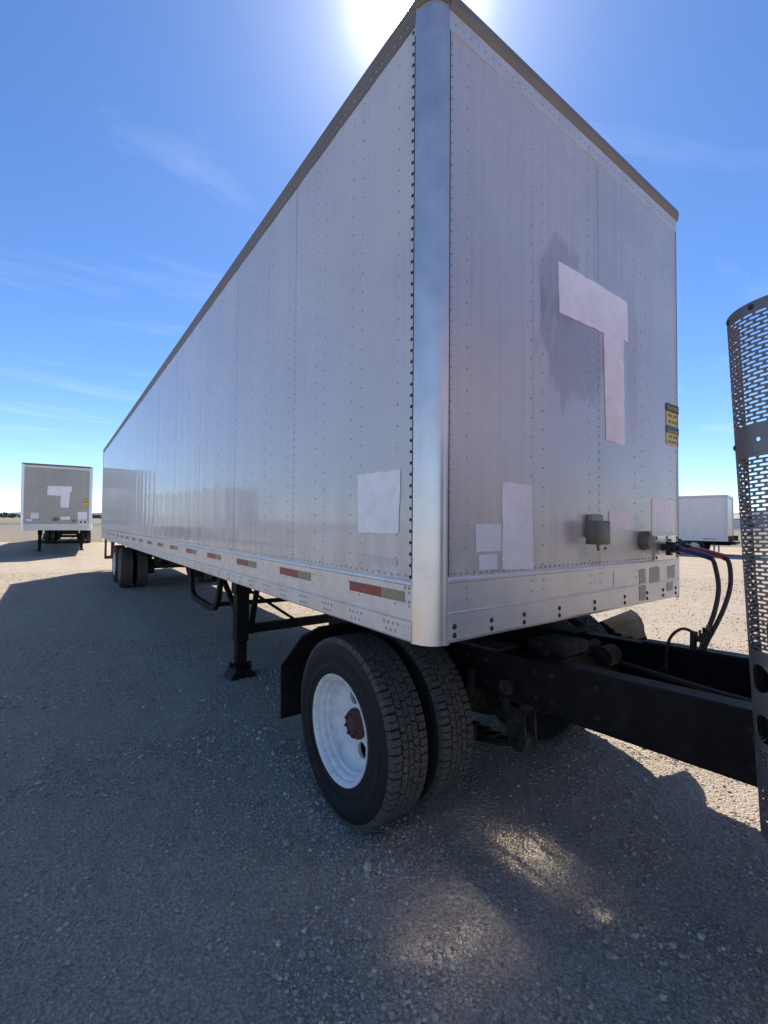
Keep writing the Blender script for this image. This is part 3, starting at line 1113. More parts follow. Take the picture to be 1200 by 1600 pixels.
        for x in (0.147, 0.391, 0.636, 0.942, 1.299, 1.657, 1.962, 2.205, 2.41):
            for z in (1.256, 1.218):
                rb.dome((x, -0.005, z), (0, -1, 0), 0.0135, 0.006, 8)
        for x in (0.223, 0.70, 0.80, 1.255, 1.36, 1.81, 2.02, 2.40):
            for z in (1.42, 1.37):
                rv.dome((x, -0.005, z), (0, -1, 0), 0.0065, 0.003)
        a = rv.build('rivets', M_rivet, root, 60); a['kind'] = 'stuff'
        a = rb.build('black_bolts', M_bolt, root, 60); a['kind'] = 'stuff'
    # conspicuity tape
    k = 0
    while True:
        y1 = 0.622 + 0.9195 * k
        if y1 > L - 0.3:
            break
        if near or k % 2 == 0:
            MB().box((-0.0074, y1 - 0.285, 1.353), (-0.0054, y1, 1.402)).build('red_reflector', M_red, root)
            MB().box((-0.0074, y1 - 0.465, 1.353), (-0.0054, y1 - 0.287, 1.402)).build('white_reflector', M_white_refl, root)
        k += 1
    patches(root)
    stickers(root)
    # nose gear on the front wall
    pl = MB().prism([(2.065, 1.47), (2.435, 1.47), (2.435, 1.64), (2.065, 1.64)], 'y', -0.014, -0.003).build('gladhand_plate', M_plate, root)
    bl = MB()
    for x, z in ((2.085, 1.487), (2.085, 1.625), (2.25, 1.627), (2.415, 1.487), (2.415, 1.625)):
        bl.dome((x, -0.014, z), (0, -1, 0), 0.012, 0.006, 8)
    bl.build('plate_bolt', M_bolt, pl)['kind'] = 'stuff'
    for gx in (2.17, 2.33):
        g = MB()
        g.lathe([(0, 0.0005), (0, 0.026), (-0.05, 0.022), (-0.05, 0.034), (-0.085, 0.038), (-0.10, 0.030), (-0.10, 0.0005)], (gx, -0.014, 1.56), 16, 'y')
        g.bar((gx, -0.06, 1.60), (gx, -0.06, 1.505), 0.034, 0.03, (0, 1, 0))
        g.tube([(gx - 0.05, -0.055, 1.558), (gx, -0.06, 1.56), (gx + 0.055, -0.075, 1.555)], [0.016, 0.026, 0.018], 10)
        g.dome((gx, -0.06, 1.605), (0, 0, 1), 0.02, 0.015, 8)
        g.build('gladhand', M_bolt, pl, 40)
    nb = MB().box((1.216, -0.034, 1.637), (1.352, -0.003, 1.772), 0.008).build('nose_box', M_greybox, root)
    lid = MB().box((1.150, -0.105, 1.60), (1.162, -0.033, 1.735), 0.004)
    lid.box((1.162, -0.105, 1.598), (1.292, -0.092, 1.733), 0.004)
    lid.tube([(1.18, -0.09, 1.60), (1.185, -0.09, 1.578), (1.192, -0.088, 1.57)], 0.008, 8)
    lid.tube([(1.25, -0.09, 1.572), (1.262, -0.09, 1.582), (1.275, -0.09, 1.574)], 0.005, 8)
    lid.build('plug_cover', M_olive, nb, 40)
    so = MB().lathe([(0.0, 0.060), (-0.034, 0.058), (-0.040, 0.052), (-0.052, 0.050), (-0.056, 0.044), (-0.056, 0.0005)], (1.905, -0.003, 1.605), 28, 'y')
    so.box((1.875, -0.06, 1.655), (1.915, -0.01, 1.672))
    so.build('electrical_socket', M_olive, root, 35)
    # landing gear
    for x in (0.42, W - 0.42):
        yl = 3.58
        lg = MB().box((x - 0.070, yl - 0.07, 0.40), (x + 0.070, yl + 0.07, ZB), 0.010)
        lg.box((x - 0.085, yl - 0.085, ZB - 0.26), (x + 0.085, yl + 0.085, ZB - 0.0))
        o = lg.build('landing_leg', M_black, root, 35)
        lw = MB().box((x - 0.056, yl - 0.055, 0.12), (x + 0.056, yl + 0.055, 0.402), 0.01)
        lw.build('inner_leg', M_black, o, 35)
        ft = MB()
        prof_f = [(x - 0.145, 0.005), (x + 0.145, 0.005), (x + 0.15, 0.02), (x + 0.085, 0.105), (x + 0.085, 0.16), (x + 0.065, 0.16), (x + 0.065, 0.115), (x - 0.065, 0.115), (x - 0.065, 0.16), (x - 0.085, 0.16), (x - 0.085, 0.105), (x - 0.15, 0.02)]
        ft.prism(prof_f, 'y', yl - 0.12, yl + 0.12)
        ft.tube([(x - 0.12, yl, 0.145), (x + 0.12, yl, 0.145)], 0.018, 10)
        ft.build('foot', M_black, o, 35)
    br = MB()
    br.bar((0.50, 3.60, 0.52), (W - 0.50, 3.60, 0.52), 0.06, 0.10)
    br.bar((0.52, 3.64, 0.95), (1.10, 3.62, 0.54), 0.045, 0.03)
    br.bar((W - 0.52, 3.64, 0.95), (W - 1.10, 3.62, 0.54), 0.045, 0.03)
    br.build('cross_brace', M_black, root)
    for x, sgn in ((0.42, 1), (W - 0.42, -1)):
        gs = MB()
        gs.bar((x + sgn * 0.17, 3.56, 0.96), (x + sgn * 0.10, 3.56, 0.47), 0.05, 0.045, (0, 1, 0))
        gs.bar((x + 0.02, 3.66, 0.60), (x + 0.02, 4.55, 1.15), 0.05, 0.05)
        gs.build('leg_gusset', M_black, root)
    # folded hand rail style step frame behind the landing gear
    sf = MB()
    path = [(0.33, 5.50, 1.18), (0.33, 5.45, 0.96), (0.33, 5.36, 0.72), (0.33, 5.22, 0.66), (0.33, 4.42, 0.645), (0.33, 4.25, 0.68), (0.33, 4.12, 0.82), (0.33, 4.0, 1.18)]
    for a, b in zip(path[:-1], path[1:]):
        sf.bar(a, b, 0.14, 0.035, (1, 0, 0)) if False else sf.bar(a, b, 0.075, 0.05, (1, 0, 0))
    sf.bar((0.33, 4.2, 0.72), (1.25, 4.2, 0.70), 0.05, 0.05)
    sf.build('step_frame', M_black, root)
    # sliding tandem
    tz = plane_z(0, 11.6) + 0.49 if near else 0.62
    for yc in (11.45, 12.70):
        for x in (0.05, 0.375):
            pass
        zc = tz + (0.0144 * (yc - 11.45) * 0 if near else 0)
        outer = wheel(root, 0.045, yc, zc, RIB_TYRE, RIM_TRAILER if yc > 12 else RIM_RUSTY, HUB_TRAILER)
        wheel(root, 0.365, yc, zc, RIB_TYRE, RIM_BACK)
        wheel(root, W - 0.045, yc, zc, RIB_TYRE, RIM_TRAILER, HUB_TRAILER, True)
        wheel(root, W - 0.365, yc, zc, RIB_TYRE, RIM_BACK, None, True)
        ax = MB().tube([(0.2, yc, zc), (W - 0.2, yc, zc)], 0.065, 14)
        for x in (0.72, W - 0.72):
            ax.lathe([(-0.09, 0.0005), (-0.09, 0.19), (0.09, 0.19), (0.09, 0.0005)], (x, yc, zc), 20)
            ax.tube([(x + 0.12, yc - 0.15, zc + 0.05), (x + 0.12, yc - 0.38, zc + 0.12)], 0.08, 12)
        ax.build('axle', M_under, root, 40)
    sl = MB()
    for x in (0.80, W - 0.80):
        sl.box((x - 0.06, 10.6, ZB - 0.16), (x + 0.06, 15.4, ZB - 0.002))
        for y in (10.95, 12.07, 13.2):
            sl.prism([(y - 0.18, ZB - 0.16), (y + 0.18, ZB - 0.16), (y + 0.08, ZB - 0.46), (y - 0.08, ZB - 0.46)], 'x', x - 0.05, x + 0.05)
        for yc in (11.45, 12.70):
            sl.strip([(yc - 0.5, tz + 0.16), (yc - 0.25, tz + 0.10), (yc, tz + 0.085), (yc + 0.25, tz + 0.10), (yc + 0.5, tz + 0.16)], 'x', x - 0.045, x + 0.045, 0.05)
    for y in (10.7, 12.07, 13.4):
        sl.box((0.86, y - 0.05, ZB - 0.16), (W - 0.86, y + 0.05, ZB - 0.02))
    sl.build('slider_frame', M_under, root)
    tk = MB().tube([(0.75, 10.3, 0.92), (W - 0.75, 10.3, 0.92)], 0.15, 20)
    tk.build('air_tank', M_under, root, 40)
    for i, (x, y0) in enumerate(((0.9, 9.0), (1.3, 8.7), (1.1, 9.6))):
        pts = [(x, y0 + t * 1.4, ZB - 0.06 - 0.36 * math.sin(t * math.pi) - 0.02 * i) for t in np.linspace(0, 1, 12)]
        MB().tube(pts, 0.014, 8).build('brake_hose', M_hose, root, 60)
    for x0 in (0.06, W - 0.68):
        if not near:
            MB().box((x0, 13.45, 0.36), (x0 + 0.62, 13.46, ZB - 0.12)).build('mud_flap', M_hose, root)
    # rear impact guard
    rg = MB()
    for x in (0.32, W - 0.32):
        rg.box((x - 0.05, L - 0.16, 0.60), (x + 0.05, L - 0.08, ZB))
    for x in (0.12, W - 0.12):
        rg.box((x - 0.03, L - 0.15, 0.60), (x + 0.03, L - 0.09, ZB))
    rg.box((0.09, L - 0.17, 0.50), (W - 0.09, L - 0.07, 0.60))
    rg.build('rear_guard', M_rust, root)
    return root


def text_mesh(name, s, size, mat, parent, loc, rot, width=None):
    cu = bpy.data.curves.new(name, 'FONT')
    cu.body = s; cu.size = size; cu.align_x = 'CENTER'; cu.align_y = 'CENTER'
    cu.extrude = 0.0004; cu.resolution_u = 2
    tmp = bpy.data.objects.new(name, cu)
    COL.objects.link(tmp)
    dg = bpy.context.evaluated_depsgraph_get()
    me = bpy.data.meshes.new_from_object(tmp.evaluated_get(dg))
    bpy.data.objects.remove(tmp)
    if width and len(me.vertices):
        xs_ = [v.co.x for v in me.vertices]
        k = width / max(1e-6, max(xs_) - min(xs_))
        for v in me.vertices:
            v.co.x *= k
    me.materials.clear(); me.materials.append(mat)
    o = put(name, me, parent)
    o.location = loc; o.rotation_euler = rot
    return o


FR = (math.pi / 2, 0, 0)


def patches_main(r):
    front_patch(r, [(0.94, 3.168), (1.355, 3.172), (1.719, 3.170), (1.728, 2.905), (1.665, 2.910), (1.674, 2.226), (1.44, 2.230), (1.421, 2.890), (1.20, 2.888), (0.95, 2.884)],
                seed=5, label='large pale T shaped paint patch', lift=0.002)
    front_patch(r, [(0.467, 1.912), (0.698, 1.913), (0.714, 1.478), (0.472, 1.490)], seed=6, label='tall pale paint patch', lift=0.002)
    front_patch(r, [(0.28, 1.708), (0.459, 1.709), (0.461, 1.580), (0.285, 1.579)], mat=M_patch2, amp=0, label='pale square vinyl patch', lift=0.002)
    front_patch(r, [(0.305, 1.566), (0.43, 1.566), (0.431, 1.494), (0.305, 1.494)], mat=M_patch2, amp=0, label='smaller pale square vinyl patch', lift=0.002)
    def rr(x0, x1, z0, z1, c):
        return [(x0 + c, z0), (x1 - c, z0), (x1 - .3 * c, z0 + .3 * c), (x1, z0 + c), (x1, z1 - c), (x1 - .3 * c, z1 - .3 * c), (x1 - c, z1), (x0 + c, z1), (x0 + .3 * c, z1 - .3 * c), (x0, z1 - c), (x0, z0 + c), (x0 + .3 * c, z0 + .3 * c)]
    front_patch(r, rr(1.47, 1.793, 1.683, 1.80, 0.02), seed=7, amp=0.002, lift=0.002)
    front_patch(r, rr(2.046, 2.395, 1.663, 1.898, 0.012), seed=8, amp=0.003, lift=0.002)
    for a, b, c, d, sd in ((1.845, 1.94, 1.325, 1.415, 3), (1.85, 1.945, 1.215, 1.305, 4), (1.995, 2.15, 1.318, 1.422, 5), (2.275, 2.39, 1.328, 1.422, 6), (2.265, 2.36, 1.245, 1.303, 7)):
        front_patch(r, [(a, c), (b, c), (b, d), (a, d)], name='adhesive_residue', mat=M_smudge, seed=sd, amp=0.008, lift=0.0052, th=0.0016)
    front_patch(r, [(1.515, 1.325), (1.675, 1.325), (1.675, 1.425), (1.515, 1.425)], name='number_plate_holder', mat=M_rail, amp=0, lift=0.0052, th=0.003)
    side_patch(r, [(0.560, 1.961), (0.196, 1.956), (0.208, 1.664), (0.548, 1.658)], seed=9, label='square pale paint patch on the side')
    side_patch(r, [(0.541, 1.548), (0.216, 1.540), (0.222, 1.508), (0.536, 1.512)], name='tape_residue', mat=M_tape, seed=10, amp=0.003)


def patches_far(r):
    front_patch(r, [(0.92, 3.14), (1.80, 3.16), (1.81, 2.98), (1.74, 2.86), (1.70, 2.20), (1.40, 2.20), (1.40, 2.72), (0.92, 2.74)], seed=15, label='pale angular paint patch', lift=0.002)
    front_patch(r, [(0.36, 1.95), (0.64, 1.95), (0.64, 1.70), (0.36, 1.70)], seed=16, mat=M_patch2, lift=0.002)
    front_patch(r, [(0.20, 1.68), (0.40, 1.68), (0.40, 1.57), (0.20, 1.57)], seed=17, mat=M_patch2, lift=0.002)
    front_patch(r, [(1.42, 1.80), (1.77, 1.80), (1.77, 1.66), (1.42, 1.66)], seed=18, lift=0.002)
    front_patch(r, [(2.05, 2.02), (2.40, 2.02), (2.40, 1.67), (2.05, 1.67)], seed=19, lift=0.002)


def sticker(r, x0, x1, z0, z1, head, rows, hmat):
    o = front_patch(r, [(x0, z0), (x1, z0), (x1, z1), (x0, z1)], name='warning_sticker', mat=M_yellow, amp=0, lift=0.0025, th=0.001)
    h = (z1 - z0)
    b = MB().prism([(x0 - 0.004, z1 - h * 0.36), (x1 + 0.004, z1 - h * 0.36), (x1 + 0.004, z1 + 0.004), (x0 - 0.004, z1 + 0.004)], 'y', -0.0048, -0.0038)
    b.build('sticker_header', hmat, o)
    cx = (x0 + x1) / 2
    text_mesh('lettering', head, h * 0.24, M_yellow, o, (cx, -0.0055, z1 - h * (0.18 if hmat is M_ink else 0.27)), FR, (x1 - x0) * 0.8)
    for i, t in enumerate(rows):
        text_mesh('lettering', t, h * 0.23, M_ink, o, (cx, -0.0042, z1 - h * (0.54 + 0.29 * i)), FR, (x1 - x0) * 0.72)
    return o


def stickers_main(r):
    sticker(r, 2.285, 2.49, 2.445, 2.60, 'CAUTION', ('WA. OFF', 'OR 1/4 FA'), M_ink)
    sticker(r, 2.285, 2.49, 2.30, 2.435, 'WARNING', ('OFF 2BR', 'HGR/RL'), M_navy)


def stickers_far(r):
    o = front_patch(r, [(2.24, 2.62), (2.46, 2.62), (2.46, 2.34), (2.24, 2.34)], name='warning_sticker', mat=M_yellow, amp=0, lift=0.0025, th=0.001)
    MB().box((2.24, -0.0052, 2.46), (2.46, -0.004, 2.50)).box((2.24, -0.0052, 2.585), (2.46, -0.004, 2.60)).build('sticker_band', M_ink, o)


main = van_trailer('long dusty white van trailer filling the picture, hitched to the black truck frame', True, patches_main, stickers_main)

# ------------------------------------------------------------------ second trailer (and the one it is parked with)
a2 = math.radians(-3.4)
far_t = van_trailer('white van trailer parked behind the long trailer, standing on its own landing legs', False, patches_far, stickers_far,
                    (-2.45, 23.45, 0.14), (0, 0, a2))
index_kids()
refl = copy_tree(far_t)
refl.location = (-11.5, 31.5, 0.16)
refl.rotation_euler = (0, 0, math.radians(-9))
refl['label'] = 'white van trailer standing off to the side, mirrored in the long trailer side'

# ------------------------------------------------------------------ truck tractor
PITCH = math.radians(2.3)
truck = thing('truck_tractor', 'black single axle truck frame with dual white rimmed wheel under the trailer nose', 'truck', (0, 0.84, 0), (-PITCH, 0, 0))


def T(y):       # yard y -> truck y
    return y - 0.84


AXY = T(0.84)
wheel(truck, 0.055, AXY, 0.517, LUG_TYRE, RIM_OUT, HUB, spin=-0.28)
wheel(truck, 0.395, AXY, 0.517, LUG_TYRE, RIM_BACK, spin=0.2)
wheel(truck, 2.37, AXY, 0.517, LUG_TYRE, RIM_OUT, HUB, True)
wheel(truck, 2.03, AXY, 0.517, LUG_TYRE, RIM_BACK, None, True)
RT, RB = 0.935, 0.68
for x0, sg in ((0.86, 1), (1.80, -1)):
    rl = MB()
    y0, y1 = T(-2.6), T(2.35)
    c = [(0, RT), (0.085, RT), (0.088, RT - 0.006), (0.085, RT - 0.012), (0.012, RT - 0.014), (0.012, RB + 0.014), (0.085, RB + 0.012), (0.088, RB + 0.006), (0.085, RB), (0, RB), (-0.004, RB + 0.006), (-0.004, RT - 0.006)]
    rl.prism([(x0 + sg * u, v) for u, v in c], 'y', y0, y1)
    # reinforcing channel over the front part
    c2 = [(-0.005, RT + 0.012), (0.088, RT + 0.012), (0.088, RT + 0.002), (-0.005, RT + 0.002), (-0.005, RB - 0.002), (0.088, RB - 0.002), (0.088, RB - 0.012), (-0.012, RB - 0.012), (-0.015, RB), (-0.015, RT), (-0.012, RT + 0.010)]
    rl.prism([(x0 + sg * u, v) for u, v in c2], 'y', y0 + 0.01, T(-0.12))
    o = rl.build('frame_rail', M_black, truck)
    bo = MB()
    for y in (-0.05, 0.05, 0.4, 0.55, 1.2, 1.35, -0.3, -0.9, -1.1):
        for z in (RB + 0.06, RT - 0.06):
            bo.dome((x0 - sg * (0.005 if y > -0.12 else 0.016), T(y), z), (-sg, 0, 0), 0.016, 0.012, 6)
    bo.build('rail_bolt', M_under, o)['kind'] = 'stuff'
for y in (-1.0, 0.08, 1.7):
    MB().box((0.88, T(y) - 0.05, RB + 0.03), (1.785, T(y) + 0.05, RT - 0.03)).build('cross_member', M_black, truck)
# axle with banjo housing
ax = MB().tube([(0.30, AXY, 0.517), (0.95, AXY, 0.517), (1.12, AXY, 0.517), (1.32, AXY, 0.517), (1.52, AXY, 0.517), (1.70, AXY, 0.517), (2.2, AXY, 0.517)], [0.075, 0.08, 0.13, 0.21, 0.13, 0.08, 0.075], 18)
ax.tube([(1.32, AXY - 0.08, 0.53), (1.32, AXY - 0.38, 0.56), (1.32, AXY - 0.46, 0.57)], [0.17, 0.10, 0.06], 14)
ax.build('drive_axle', M_under, truck, 40)
ds = MB().tube([(1.32, AXY - 0.46, 0.57), (1.32, T(-2.2), 0.72)], 0.055, 14)
ds.build('drive_shaft', M_under, truck, 40)
for x in (0.97, 1.69):
    s = MB()
    for k in range(5):
        h = 0.30 + 0.0 * k + k * 0.019
        half = 0.60 - k * 0.09
        pts = [(AXY + t * half, h + 0.10 * (t * half / 0.6) ** 2) for t in np.linspace(-1, 1, 9)]
        s.strip(pts, 'x', x - 0.04, x + 0.04, 0.016)
    s.lathe([(-0.045, 0.03), (-0.045, 0.055), (0.045, 0.055), (0.045, 0.03)], (x, AXY - 0.60, 0.42), 18)
    o = s.build('leaf_spring', M_under, truck, 30)
    ub = MB()
    for dy in (-0.09, 0.09):
        ub.tube([(x - 0.05, AXY + dy, 0.27), (x - 0.05, AXY + dy, 0.60)], 0.012, 8)
        ub.tube([(x + 0.05, AXY + dy, 0.27), (x + 0.05, AXY + dy, 0.60)], 0.012, 8)
    ub.box((x - 0.08, AXY - 0.14, 0.265), (x + 0.08, AXY + 0.14, 0.288))
    ub.build('u_bolt', M_under, o)
    for fr_ in (-1, 1):
        hg = MB()
        yc = AXY + fr_ * 0.60
        for dx in (-0.055, 0.042):
            # forked cast hanger: wide foot on the rail, legs closing on the spring eye
            poly = [(yc - 0.17, RB + 0.11), (yc + 0.17, RB + 0.11), (yc + 0.17, RB + 0.04), (yc + 0.075, RB - 0.10), (yc + 0.06, 0.40), (yc, 0.365), (yc - 0.06, 0.40), (yc - 0.06, RB - 0.10), (yc - 0.16, RB + 0.03)]
            hg.prism(poly, 'x', x + dx, x + dx + 0.014)
        hg.box((x - 0.055, yc - 0.03, RB - 0.06), (x + 0.056, yc + 0.03, RB - 0.03))
        hg.box((x - 0.11, yc - 0.17, RB + 0.02), (x - 0.055, yc + 0.17, RB + 0.035))
        hg.tube([(x - 0.14, yc, RB + 0.07), (x + 0.056, yc, RB + 0.07)], 0.045, 14)
        hg.tube([(x - 0.075, yc, 0.42), (x + 0.075, yc, 0.42)], 0.022, 10)
        hg.build('spring_hanger', M_under, truck, 30)
    sh = MB().tube([(x + (-0.13 if x < 1.3 else 0.13), AXY - 0.22, 0.36), (x + (-0.13 if x < 1.3 else 0.13), AXY - 0.30, 0.62)], [0.035, 0.04], 12)
    sh.tube([(x + (-0.13 if x < 1.3 else 0.13), AXY - 0.30, 0.62), (x + (-0.13 if x < 1.3 else 0.13), AXY - 0.34, 0.80)], 0.03, 12)
    sh.build('shock_absorber', M_under, truck, 40)
for x in (0.80, 1.86):
    bc = MB()
    bc.tube([(x, AXY - 0.14, 0.44), (x, AXY - 0.22, 0.42), (x, AXY - 0.34, 0.40)], [0.075, 0.082, 0.07], 16)
    bc.build('brake_chamber', M_under, truck, 40)
# fifth wheel
fw = MB()
ring = []
for k in range(26):
    t = math.pi * 0.20 + (2 * math.pi - 0.4 * math.pi) * k / 25
    ring.append((1.32 + 0.46 * math.sin(t), AXY + 0.0 - 0.46 * math.cos(t) * -1))
ring2 = [(1.27, AXY - 0.02), (1.37, AXY - 0.02)]
fw.prism([(1.32 + 0.46 * math.cos(t), AXY + 0.46 * math.sin(t)) for t in np.linspace(-math.pi * 0.42, math.pi * 1.42, 40)] + [(1.27, AXY - 0.02), (1.37, AXY - 0.02)], 'z', 1.135, 1.172)
o = fw.build('fifth_wheel', M_under, truck)
for x in (0.93, 1.71):
    fb = MB()
    fb.prism([(AXY - 0.30, RT + 0.02), (AXY + 0.30, RT + 0.02), (AXY + 0.10, 1.13), (AXY - 0.10, 1.13)], 'x', x - 0.06, x + 0.06)
    fb.box((x - 0.09, AXY - 0.55, RT + 0.002), (x + 0.09, AXY + 0.55, RT + 0.02))
    fb.build('saddle_bracket', M_under, o)
vb = MB()
vb.box((1.12, T(0.05), RT - 0.10), (1.40, T(0.30), RT + 0.04), 0.01)
vb.tube([(1.05, T(0.15), RT - 0.02), (1.62, T(0.12), RT - 0.03)], 0.03, 10)
vb.lathe([(-0.06, 0.0005), (-0.06, 0.06), (0.06, 0.06), (0.06, 0.0005)], (1.48, T(-0.02), RT - 0.06), 14)
vb.build('air_valve', M_under, truck, 40)
for i, (x, dz) in enumerate(((1.05, 0.0), (1.22, -0.03), (1.52, 0.01))):
    al = MB()
    al.tube([(x + 0.05 * math.sin(t * 5 + i), T(0.1 - 2.2 * t), RT - 0.10 + dz - 0.06 * math.sin(t * math.pi)) for t in np.linspace(0, 1, 14)], 0.013, 8)
    al.build('air_line', M_hose, truck, 60)
# quarter fender behind the near wheel and fender ahead of the far wheel
fd = MB().strip([(T(1.02), 1.075), (T(1.26), 0.98), (T(1.60), 0.715)], 'x', 0.05, 0.70, 0.012)
fd.strip([(T(1.60), 0.715), (T(1.605), 0.35)], 'x', 0.05, 0.70, 0.012)
fd.bar((0.70, T(1.25), 0.98), (0.86, T(1.25), 0.90), 0.05, 0.05)
fd.build('quarter_fender', M_flap, truck)
fd = MB()
outer = [(2.82, 0.507, 0.976), (2.745, 0.425, 0.968), (2.65, 0.345, 0.945), (2.55, 0.28, 0.915), (2.46, 0.235, 0.88), (2.37, 0.17, 0.835), (2.29, 0.12, 0.77), (2.22, 0.10, 0.68)]
inner = [(2.40, 0.57, 0.905), (2.38, 0.53, 0.88), (2.36, 0.49, 0.85), (2.34, 0.45, 0.815), (2.32, 0.42, 0.78), (2.29, 0.38, 0.73), (2.25, 0.34, 0.68), (2.20, 0.30, 0.62)]
n_ = len(outer)
cp_, sp_ = math.cos(PITCH), math.sin(PITCH)


def to_truck(p):
    y, z = p[1] - 0.84, p[2]
    return (p[0], y * cp_ - z * sp_, y * sp_ + z * cp_)


vs = [to_truck(p) for p in outer + inner] + [to_truck((x - 0.003, y + 0.006, z - 0.012)) for x, y, z in outer + inner]
fs = []
for i in range(n_ - 1):
    fs += [(i, i + 1, n_ + i + 1, n_ + i), (2 * n_ + i, 3 * n_ + i, 3 * n_ + i + 1, 2 * n_ + i + 1), (i, 2 * n_ + i, 2 * n_ + i + 1, i + 1), (n_ + i, n_ + i + 1, 3 * n_ + i + 1, 3 * n_ + i)]
fs += [(0, n_, 3 * n_, 2 * n_), (n_ - 1, 3 * n_ - 1, 4 * n_ - 1, 2 * n_ - 1)]
fd.add(vs, fs)
fd.bar((2.24, T(0.30), 0.68), (1.80, T(0.34), 0.80), 0.04, 0.04)
fd.build('quarter_fender', M_flap, truck, 70, label='black fender flap ahead of the far wheel, its corner sticking out')
fd = MB().strip([(T(0.95), 1.10), (T(1.28), 1.01), (T(1.655), 0.735), (T(1.665), 0.36)], 'x', 1.95, 2.60, 0.012)
fd.build('quarter_fender', M_flap, truck)

# exhaust guard: perforated half round sheet
def perforated_guard(R, a0, a1, z0, z1):
    mb = MB()
    def P(a, z):
        return (R * math.cos(a), R * math.sin(a), z)
    def rect(a, b, u, v):
        n = max(1, int((b - a) / 0.10))
        for k in range(n):
            p, q = a + (b - a) * k / n, a + (b - a) * (k + 1) / n
            mb.add([P(p, u), P(q, u), P(q, v), P(p, v)], [(0, 1, 2, 3)])
    def slot(a, b, u, v, sl, sh, cut=False):
        """cell [a,b]x[u,v] with a rounded slot of arc length sl and height sh in it"""
        ac, zc = (a + b) / 2, (u + v) / 2
        ha, hz = sl / 2 / R, sh / 2
        re = hz / R
        inn = [(-ha + re, -hz), (0, -hz), (ha - re, -hz), (ha - re * .3, -hz * .7), (ha, 0), (ha - re * .3, hz * .7), (ha - re, hz), (0, hz), (-ha + re, hz), (-ha + re * .3, hz * .7), (-ha, 0), (-ha + re * .3, -hz * .7)]
        A, Z = (b - a) / 2, (v - u) / 2
        out = [(-A * .75, -Z), (0, -Z), (A * .75, -Z), (A, -Z), (A, 0), (A, Z), (A * .75, Z), (0, Z), (-A * .75, Z), (-A, Z), (-A, 0), (-A, -Z)]
        n = len(inn)
        vs = [P(ac + x, zc + y) for x, y in out] + [P(ac + x, zc + y) for x, y in inn]
        mb.add(vs, [(i, (i + 1) % n, n + (i + 1) % n, n + i) for i in range(n)])
    def slots(u, v):
        pitch, rows = 0.0345 / R, max(1, int(round((v - u) / 0.0114)))
        rh = (v - u) / rows
        for r in range(rows):
            zz = u + r * rh
            a = a0 + 0.03 + (pitch / 2 if r % 2 else 0)
            rect(a0, a, zz, zz + rh)
            while a + pitch < a1 - 0.02:
                slot(a, a + pitch, zz, zz + rh, 0.0275, 0.0060)
                a += pitch
            rect(a, a1, zz, zz + rh)
    def holes(u, v, ang, dia):
        hw = (v - u) / 2 / R
        rect(a0, ang - hw, u, v)
        K = 24
        A, Z = hw, (v - u) / 2
        inn = [(dia / 2 * math.cos(2 * math.pi * k / K) / R, dia / 2 * math.sin(2 * math.pi * k / K)) for k in range(K)]
        out = []
        for k in range(K):
            c, s = math.cos(2 * math.pi * k / K), math.sin(2 * math.pi * k / K)
            m = max(abs(c), abs(s)); out.append((A * c / m, Z * s / m))
        zc = (u + v) / 2
        mb.add([P(ang + x, zc + y) for x, y in out] + [P(ang + x, zc + y) for x, y in inn], [(k, (k + 1) % K, K + (k + 1) % K, K + k) for k in range(K)])
        rect(ang + hw, a1, u, v)
    D = math.radians
    rect(a0, a1, z0, z0 + 0.05)
    slots(z0 + 0.05, z0 + 0.25)
    rect(a0, a1, z0 + 0.25, z0 + 0.255)
    holes(z0 + 0.255, z0 + 0.365, D(139), 0.078)
    rect(a0, a1, z0 + 0.365, z0 + 0.395)
    holes(z0 + 0.395, z0 + 0.505, D(137), 0.078)
    rect(a0, a1, z0 + 0.505, z0 + 0.525)
    slots(z0 + 0.525, z1 - 0.44)
    rect(a0, a1, z1 - 0.44, z1 - 0.405)
    holes(z1 - 0.405, z1 - 0.385, D(158), 0.012)
    rect(a0, a1, z1 - 0.385, z1 - 0.35)
    slots(z1 - 0.35, z1 - 0.03)
    rect(a0, a1, z1 - 0.03, z1)
    return mb


stack = bpy.data.objects.new('exhaust_stack', None)
COL.objects.link(stack); stack.parent = truck
stack.location = (0.436, T(-1.165), 0.0)
stack.rotation_euler = (math.radians(-0.2), math.radians(0), 0)
gm = perforated_guard(0.135, math.radians(66), math.radians(290), 0.75, 2.27)
gme = gm.mesh('perforated_guard', M_steel)
import bmesh
_bm = bmesh.new(); _bm.from_mesh(gme)
bmesh.ops.remove_doubles(_bm, verts=_bm.verts, dist=0.0002)
bmesh.ops.recalc_face_normals(_bm, faces=_bm.faces)
_bm.to_mesh(gme); _bm.free()
go = put('perforated_guard', gme, stack)
sm = go.modifiers.new('thickness', 'SOLIDIFY'); sm.thickness = 0.0018; sm.offset = -1
MB().tube([(0.065, -0.085, 0.62), (0.065, -0.085, 2.24)], 0.055, 20).build('exhaust_pipe', M_steel, stack, 40)
MB().tube([(0.02, -0.01, 0.74), (0.02, -0.01, 1.34)], 0.105, 24).build('muffler', M_black, stack, 40)
gb = MB()
for az, zz in ((112, 1.87), (185, 1.87), (160, 2.255), (120, 2.255), (112, 1.01), (168, 1.01)):
    a_ = math.radians(az); gb.dome((0.135 * math.cos(a_), 0.135 * math.sin(a_), zz), (math.cos(a_), math.sin(a_), 0), 0.009, 0.006, 6)
gb.build('guard_bolt', M_bolt, stack)['kind'] = 'stuff'
MB().bar((0.10, -0.05, 0.85), (0.50, -0.02, 0.82), 0.06, 0.05).build('stack_bracket', M_black, stack)

